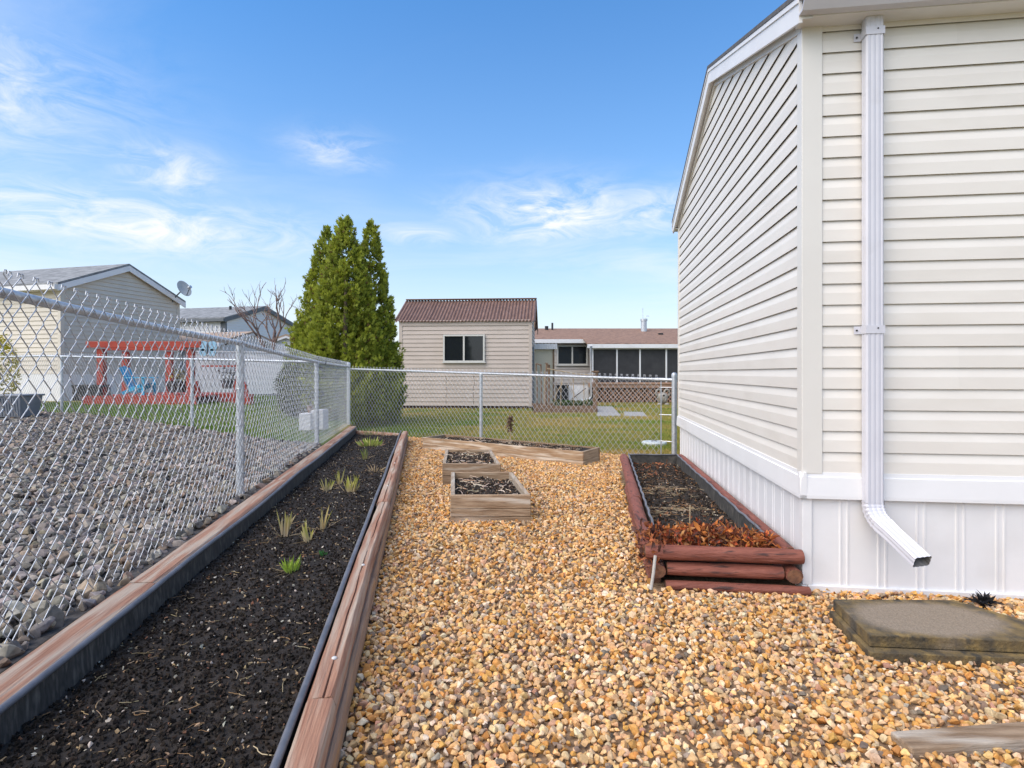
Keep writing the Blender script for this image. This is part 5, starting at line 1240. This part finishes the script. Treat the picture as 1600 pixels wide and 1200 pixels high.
# raised garden frame with stakes
o = thing('vegetable_bed', 'low brown wooden garden frame with old stakes beside the shed', 'garden bed', V(1.5, 17.3, 0))
fa, fb = P(834, 583, 17.2), P(932, 583, 17.2)
for k_, (z0, z1) in enumerate(((0.0, .11), (.113, .22))): MB().box((fa.x, 17.2+.01*k_, z0), (fb.x, 17.26+.01*k_, z1)).build('board', M['old_wood'], o, bevel=.006)
MB().box((fa.x, 19.0, 0), (fb.x+.1, 19.06, .2)).build('board', M['old_wood'], o); MB().obox(V(fb.x-.03, 17.27, 0), V(.1, 1.7, 0), V(.05, 0, 0), V(0,0,.2)).build('board', M['old_wood'], o)
MB().box((fa.x, 17.27, 0), (fb.x-.04, 18.99, .12)).build('soil', M['soil'], o)
mb = V(fb.x-.02, 17.3, 0); MB().box((mb.x-.06, 17.24, 0), (mb.x+.06, 17.36, 1.22)).build('post', M['old_wood'], o, bevel=.008); MB().box((mb.x-.10, 17.2, 1.221), (mb.x+.10, 17.4, 1.27)).build('post_cap', M['old_wood'], o, bevel=.008)
for px, ty, by, r_ in ((839, 568, 632, .02), (845.5, 569, 632, .022), (850, 580, 630, .016), (853, 567, 634, .034), (857.5, 570, 637, .034), (876, 584, 636, .014), (896, 590, 636, .014), (912, 592, 636, .012)):
    p = P(px, ty, 18.0); x = p.x; MB().tube([V(x, 18.0, .05), V(x+.01, 18.0, p.z*.5), V(x+random.uniform(-.03,.03), 18.0, p.z)], r_, 6).build('stake', M['old_wood'] if r_ > .018 else M['tan'], o)
MB().tube([P(855, 576, 17.9), P(905, 585, 17.9), P(930, 586, 17.9)], .016, 6).build('cross_rail', M['tan'], o); MB().tube([P(838, 568, 17.95), P(846, 571, 17.95)], .02, 6).build('cross_rail', M['old_wood'], o); MB().tube([P(852, 567, 17.95), P(858, 571, 17.95)], .022, 6).build('cross_rail', M['old_wood'], o)
for i in range(9):
    p = V(random.uniform(fa.x+.4, fb.x-.2), random.uniform(17.5, 18.8), .1); pts = [p]; 
    for k_ in range(5): pts.append(pts[-1]+V(random.uniform(-.12,.12), 0, random.uniform(.12,.24)))
    MB().tube(pts, .006, 4).build('dry_cane', M['tan'], o)
v, f, c = leaf_cloud(900, lambda: (random.uniform(fa.x+.7, fb.x+.1), random.uniform(18.0, 18.9), random.uniform(.12, .30)), [(.07,.12,.03),(.12,.17,.05),(.2,.18,.08)], [3,3,1], .09); g_o = npmesh('weeds', v, f, M['leaf'], c, o); g_o['kind'] = 'stuff'
# stepping slabs
for lab, q in (('pale concrete walkway slab beside the garden frame post', ((933, 634.5), (957, 635), (971, 649.5), (933, 649.5))), ('pale concrete stepping slab right of the walkway slab', ((974, 643), (1004, 643.5), (1012, 650), (976, 650)))):
    pts = [Vector((*gp(x, y, .03), .03)) for x, y in q]; ce = sum(pts, V(0,0,0))/4; mb = MB(); slab = slab_quad([p-V(0,0,.05) for p in reversed(pts)], .05).build('stepping_slab', M['slab'], bevel=.006, origin=(ce.x, ce.y, 0)); tag(slab, lab, 'paving slab')
# lid in the lawn
c_ = gp(1022, 694, .02); o = thing('access_cover', 'round white access cover set in the lawn behind the fence end', 'cover', V(c_[0], c_[1], 0))
mb = MB(); mb.tube([V(c_[0], c_[1], -.02), V(c_[0], c_[1], .05), V(c_[0], c_[1], .065)], lambda i: (.205, .205, .19)[i], 24); mb.build('lid', mat('pale_green_white', (.50,.55,.53), (.60,.64,.62), rough=.6), o, smooth=True, auto=30)
MB().tube([V(c_[0]-.05, c_[1], .07), V(c_[0], c_[1], .085), V(c_[0]+.05, c_[1], .07)], .01, 6).build('handle', M['bin'], o)
# ornament
p = P(1035, 632, 21.6); p.z = 0; o = thing('garden_ornament', 'grey garden ornament with two curled loops on top before the lattice', 'ornament', p)
mb = MB(); prof = [(.10, .06), (.15, .12), (.20, .24), (.21, .32), (.17, .42), (.08, .48)]; mb.tube([p+V(0,0,h_) for _, h_ in prof], lambda i: prof[i][0], 14); mb.build('body', M['ornament'], o, smooth=True)
for sx in (-1, 1):
    pts = [p+V(sx*(.06+.12*(1-math.cos(t_))*.8), -.05, .46+.13*math.sin(t_)) for t_ in np.linspace(0, 4.2, 14)]; MB().tube(pts, .038, 8).build('curl', M['ornament'], o, smooth=True)
    mb = MB(); q = p+V(sx*.13, -.12, .05); mb.tube([q+V(0,0,-.05), q+V(0,0,-.01), q+V(0,0,.04)], lambda i: (.09, .10, .06)[i], 10); mb.build('foot', M['ornament'], o, smooth=True)
    mb = MB(); mb.tube([p+V(sx*.06, -.14, .12), p+V(sx*.07, -.13, .28)], lambda i: (.045, .06)[i], 8); mb.build('foreleg', M['ornament'], o, smooth=True)
MB().tube([p+V(0,-.21,.36), p+V(0,-.17,.37)], .035, 8).build('centre_stud', M['black'], o)

# ------------------------------------------------------------------ trees and shrubs
def conifer(label, base, h, rad, seed, n=15000, lean=0.0):
    r = np.random.default_rng(seed); o = thing('cedar_tree', label, 'tree', base, 'clipped cedars in the fence corner')
    MB().tube([base+V(0,0,-.1), base+V(0,0,h*.5), base+V(0,0,h*.72)], lambda i: (.09, .05, .012)[i], 8).build('trunk', M['bark'], o, smooth=True)
    nc = n//22                                    # clumps of sprays
    hc = 1-np.sqrt(r.uniform(0, 1, nc)*.985); hc = np.where(r.uniform(0, 1, nc) < .25, r.uniform(0, .98, nc), hc); tc_ = r.uniform(0, 2*np.pi, nc)
    pc_ = np.clip(np.minimum(1, (.70+hc*2.2))*np.power(np.clip(1-hc, 0, 1), .74)*1.16, .0, 1.0)
    nzc = np.array([mnoise.noise((math.cos(a)*2.0, math.sin(a)*2.0+seed, q*h*1.1))+.6*mnoise.noise((math.cos(a)*5, math.sin(a)*5+seed, q*h*3.2)) for a, q in zip(tc_, hc)])
    rc = rad*pc_*(1+.16*nzc)*np.clip(1-np.abs(r.normal(0, .11, nc))+.08*(r.uniform(0, 1, nc) < .25), .3, 1.12)
    up_c = r.uniform(.6, 1.5, nc); out_c = r.uniform(.25, .8, nc); tone = np.clip(.5+.5*nzc+r.normal(0, .25, nc), 0, 1)
    w = r.integers(0, nc, n); th = tc_[w]; ht = hc[w]; nz = nzc[w]
    outv = np.stack([np.cos(th), np.sin(th), np.zeros(n)], 1); dc_ = outv*out_c[w][:, None]+np.array([0, 0, 1.0])*up_c[w][:, None]; dc_ /= np.linalg.norm(dc_, axis=1)[:, None]
    tpos = r.uniform(0, 1, n); ln_c = r.uniform(.16, .30, nc)[w]*(1-.35*ht)
    pos = np.stack([base.x+np.cos(th)*rc[w]+lean*ht, base.y+np.sin(th)*rc[w], base.z+.03+ht*(h-.22)], 1)+dc_*(tpos*ln_c)[:, None]-outv*.05+r.normal(0, 1, (n, 3))*(.055*(1.1-.75*tpos)*(1-.45*ht))[:, None]
    d = dc_+r.normal(0, .33, (n, 3)); d /= np.linalg.norm(d, axis=1)[:, None]
    sd_ = np.cross(d, r.normal(0, 1, (n, 3))); sd_ /= np.linalg.norm(sd_, axis=1)[:, None]
    L_ = r.uniform(.045, .11, n)[:, None]; w_ = L_*r.uniform(.10, .16, (n, 1))
    VV, FF = [], []
    b = 0
    for (off, ln) in ((0.0, 1.0), (.55, .72), (-.55, .72)):      # each spray: a middle frond and two side fronds
        dd_ = d+sd_*off; dd_ /= np.linalg.norm(dd_, axis=1)[:, None]; s2_ = np.cross(dd_, np.cross(d, sd_)); s2_ /= np.linalg.norm(s2_, axis=1)[:, None]
        q = np.stack([pos, pos+dd_*L_*ln*.5+s2_*w_, pos+dd_*L_*ln, pos+dd_*L_*ln*.5-s2_*w_], 1).reshape(-1, 3); VV.append(q)
        FF.append(np.arange(n*4).reshape(n, 4)+b); b += n*4
    mixv = np.clip(.15+.45*tone[w]+.42*tpos+r.normal(0, .14, n), 0, 1)[:, None]  # yellow-green tips; recessed clumps darker, gap shade put into the colour
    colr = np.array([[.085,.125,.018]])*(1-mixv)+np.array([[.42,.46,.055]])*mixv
    brown = r.uniform(0, 1, n) < .035; colr[brown] = (.16,.10,.04)
    c = np.concatenate([np.repeat(colr, 4, axis=0)]*3)
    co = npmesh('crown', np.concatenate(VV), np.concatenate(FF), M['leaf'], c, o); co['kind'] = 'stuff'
    return o
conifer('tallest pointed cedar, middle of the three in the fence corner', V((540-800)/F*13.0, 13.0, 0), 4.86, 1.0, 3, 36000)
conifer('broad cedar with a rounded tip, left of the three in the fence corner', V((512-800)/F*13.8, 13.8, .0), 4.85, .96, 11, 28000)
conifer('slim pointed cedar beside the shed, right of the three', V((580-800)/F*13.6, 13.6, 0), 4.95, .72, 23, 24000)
def shrub(label, p, rx, ry, h, n, cols, size, seed=0, name='shrub'):
    o = thing(name, label, 'shrub', p); R_ = np.random.default_rng(seed)
    for i in range(4): MB().tube([p, p+V(random.gauss(0,.1)*rx, random.gauss(0,.1)*ry, h*.6)], .02, 5).build('stem', M['bark'], o)
    def spot():
        while True:
            a = Vector((random.gauss(0,1), random.gauss(0,1), random.gauss(0,1))).normalized()
            rr = (1-abs(random.gauss(0,.12)))*(1+.15*mnoise.noise((a.x*3, a.y*3, a.z*3+seed)))
            z = h*.5+a.z*h*.5*rr
            if z > 0: return (p.x+a.x*rx*rr, p.y+a.y*ry*rr, p.z+z)
    v, f, c = leaf_cloud(n, spot, cols, [1]*len(cols), size, .3, .2); q = npmesh('crown', v, f, M['leaf'], c, o); q['kind'] = 'stuff'; return o
p = P(470, 583, 12.6); p.z = zt(p.x, 12.6)-.03
shrub('round dark green bush seen through the left fence', p, .52, .5, 1.32, 6500, [(.06,.085,.03),(.09,.115,.04),(.12,.14,.06)], .05, 4)
p = P(-12, 583, 12.6); p.z = .35; shrub('yellow green shrub at the left edge of the picture', p, .42, .5, 1.75, 1600, [(.62,.50,.03),(.55,.46,.03),(.36,.36,.04)], .085, 6)
def bare_tree(label, p, h, seed, spread=1.0):
    r = random.Random(seed); o = thing('bare_tree', label, 'tree', p); tr = MB(); br = MB()
    def grow(mb, q, d, L_, rad, depth):
        pts = [q]; dd_ = d.copy(); n = 4
        for i in range(n): dd_ = (dd_+V(r.gauss(0,.16), r.gauss(0,.16), r.gauss(.03,.08))*(.3 if depth == 0 else 1)).normalized(); pts.append(pts[-1]+dd_*L_/n)
        mb.tube(pts, lambda i: rad*(1-.4*i/n), 5 if depth < 2 else 4, caps=True)
        if depth < 5:
            for k in range(r.choice((2, 3)) if depth else 3):
                i = r.choice((2, 3, 4)); a = r.uniform(0, 6.28); nd = (dd_+V(math.cos(a), math.sin(a)*.8, r.uniform(.1,.5))*r.uniform(.5,.95)*spread).normalized()
                grow(br, pts[i], nd, L_*r.uniform(.55,.8), max(rad*.6, .006), depth+1)
    grow(tr, p, V(.0, 0, 1), h*.42, h*.02, 0)
    tr.build('trunk', M['bark'], o, smooth=True); br.build('branches', M['bark_red'], o, smooth=True); return o
p = P(438, 583, 19); p.z = .4; bare_tree('leafless tree with reddish twigs rising behind the small white shed', p, 4.2, 5, .62)
p = P(466, 583, 21); p.z = .4; bare_tree('leafless tree half hidden behind the left cedar', p, 4.4, 9)

# ------------------------------------------------------------------ grass blades
def grass(name, label, X, Y, Z, hgt, cols_fn, seed):
    r = np.random.default_rng(seed); n = len(X); p = np.stack([X, Y, Z], 1); a = r.uniform(0, 2*np.pi, n); ln = r.uniform(.1, .75, n)
    d = np.stack([np.cos(a)*ln, np.sin(a)*ln, np.ones(n)], 1); d /= np.linalg.norm(d, axis=1)[:, None]
    sd_ = np.stack([-np.sin(a+1), np.cos(a+1), np.zeros(n)], 1); h_ = (hgt*r.uniform(.5, 1.2, n))[:, None]; w_ = (hgt*.10*r.uniform(.6, 1.3, n))[:, None]*np.maximum(1, Y/11)[:, None]
    q = np.stack([p-sd_*w_, p+sd_*w_, p+d*h_*.6+sd_*w_*.6, p+d*h_+np.stack([np.cos(a)*.01, np.sin(a)*.01, np.zeros(n)], 1)], 1).reshape(-1, 3)
    f = np.arange(n*4).reshape(n, 4); c = np.repeat(cols_fn(X, Y, r), 4, axis=0)
    tag(npmesh(name, q, f, M['grass'], c), label, 'grass', kind='stuff')
def lawn_cols(X, Y, r):
    nz = np.array([mnoise.noise((x*.45, y*.9, 0))+.6*mnoise.noise((x*1.6, y*2.4, 3)) for x, y in zip(X, Y)])
    t_ = np.clip(.5+.75*nz+r.normal(0, .18, len(X)), 0, 1)
    near_c = np.clip((-X-.8)/1.6, 0, 1)*np.clip((15.5-Y)/3, 0, 1); t_ = t_*(1-.85*near_c)
    t_ = t_[:, None]
    c = np.array([[.18,.27,.04]])*(1-t_)+np.array([[.52,.37,.12]])*t_
    return c*r.uniform(.8, 1.2, (len(X), 1))
r = np.random.default_rng(5)
def lawn_pts(n, y0, y1, pw):
    u = r.uniform(0, 1, n); Y = (y0**pw+(y1**pw-y0**pw)*u)**(1/pw); X = r.uniform(-.32, .42, n)*Y; return X, Y
X, Y = lawn_pts(150000, 7.6, 24.5, -.4)
k = (Y > 11.7-.6745*(X+3.32)+.01) & ~((X < .70) & (X > -4.1) & (Y > 19.35)) & ~((X > .7) & (X < 2.55) & (Y > 17.2) & (Y < 19.05)) & (Y < 23.2)
side = (X-NC.x)*gh.y-(Y-NC.y)*gh.x; front = (X-NC.x)*gh.x+(Y-NC.y)*gh.y
k &= ~((side > -.01) & (front < GL+.03))
for q in (((933, 634.5), (957, 635), (971, 649.5), (933, 649.5)), ((974, 643), (1004, 643.5), (1012, 650), (976, 650))): k &= ~in_poly(X, Y, [gp(x, y, .03) for x, y in q])
k &= (X-c_[0] if False else (X-gp(1022,694,.02)[0]))**2+(Y-gp(1022,694,.02)[1])**2 > .045
X, Y = X[k], Y[k]; Z = np.array([zt(x, y) for x, y in zip(X, Y)])-.005
grass('lawn_grass', 'short patchy green and straw lawn behind the low back fence', X, Y, Z, .060, lawn_cols, 1); print('grass', len(X))
n = 60000; Y = r.uniform(8.3, 17.5, n); X = -r.uniform(.26, .95, n)*Y; k = (Y > 8.25+.5*(-2.78-X)) & (X < Xf(Y)-.1) & ~((X < -10.4+.25*(Y-15)) & (Y > 14.4)) & ~((X > -10.5) & (X < -7.6) & (Y > 13.55) & (Y < 16.3)); X, Y = X[k], Y[k]
Z = np.array([zt(x, y) for x, y in zip(X, Y)])-.005
grass('lawn_grass', "neighbour's fresh green lawn in front of the red pergola", X, Y, Z, .065, lambda X, Y, r: (np.array([[.15,.25,.045]])*r.uniform(.75, 1.25, (len(X), 1))+np.array([[.10,.06,.02]])*np.clip(r.normal(.15,.3,(len(X),1)),0,1)), 2)
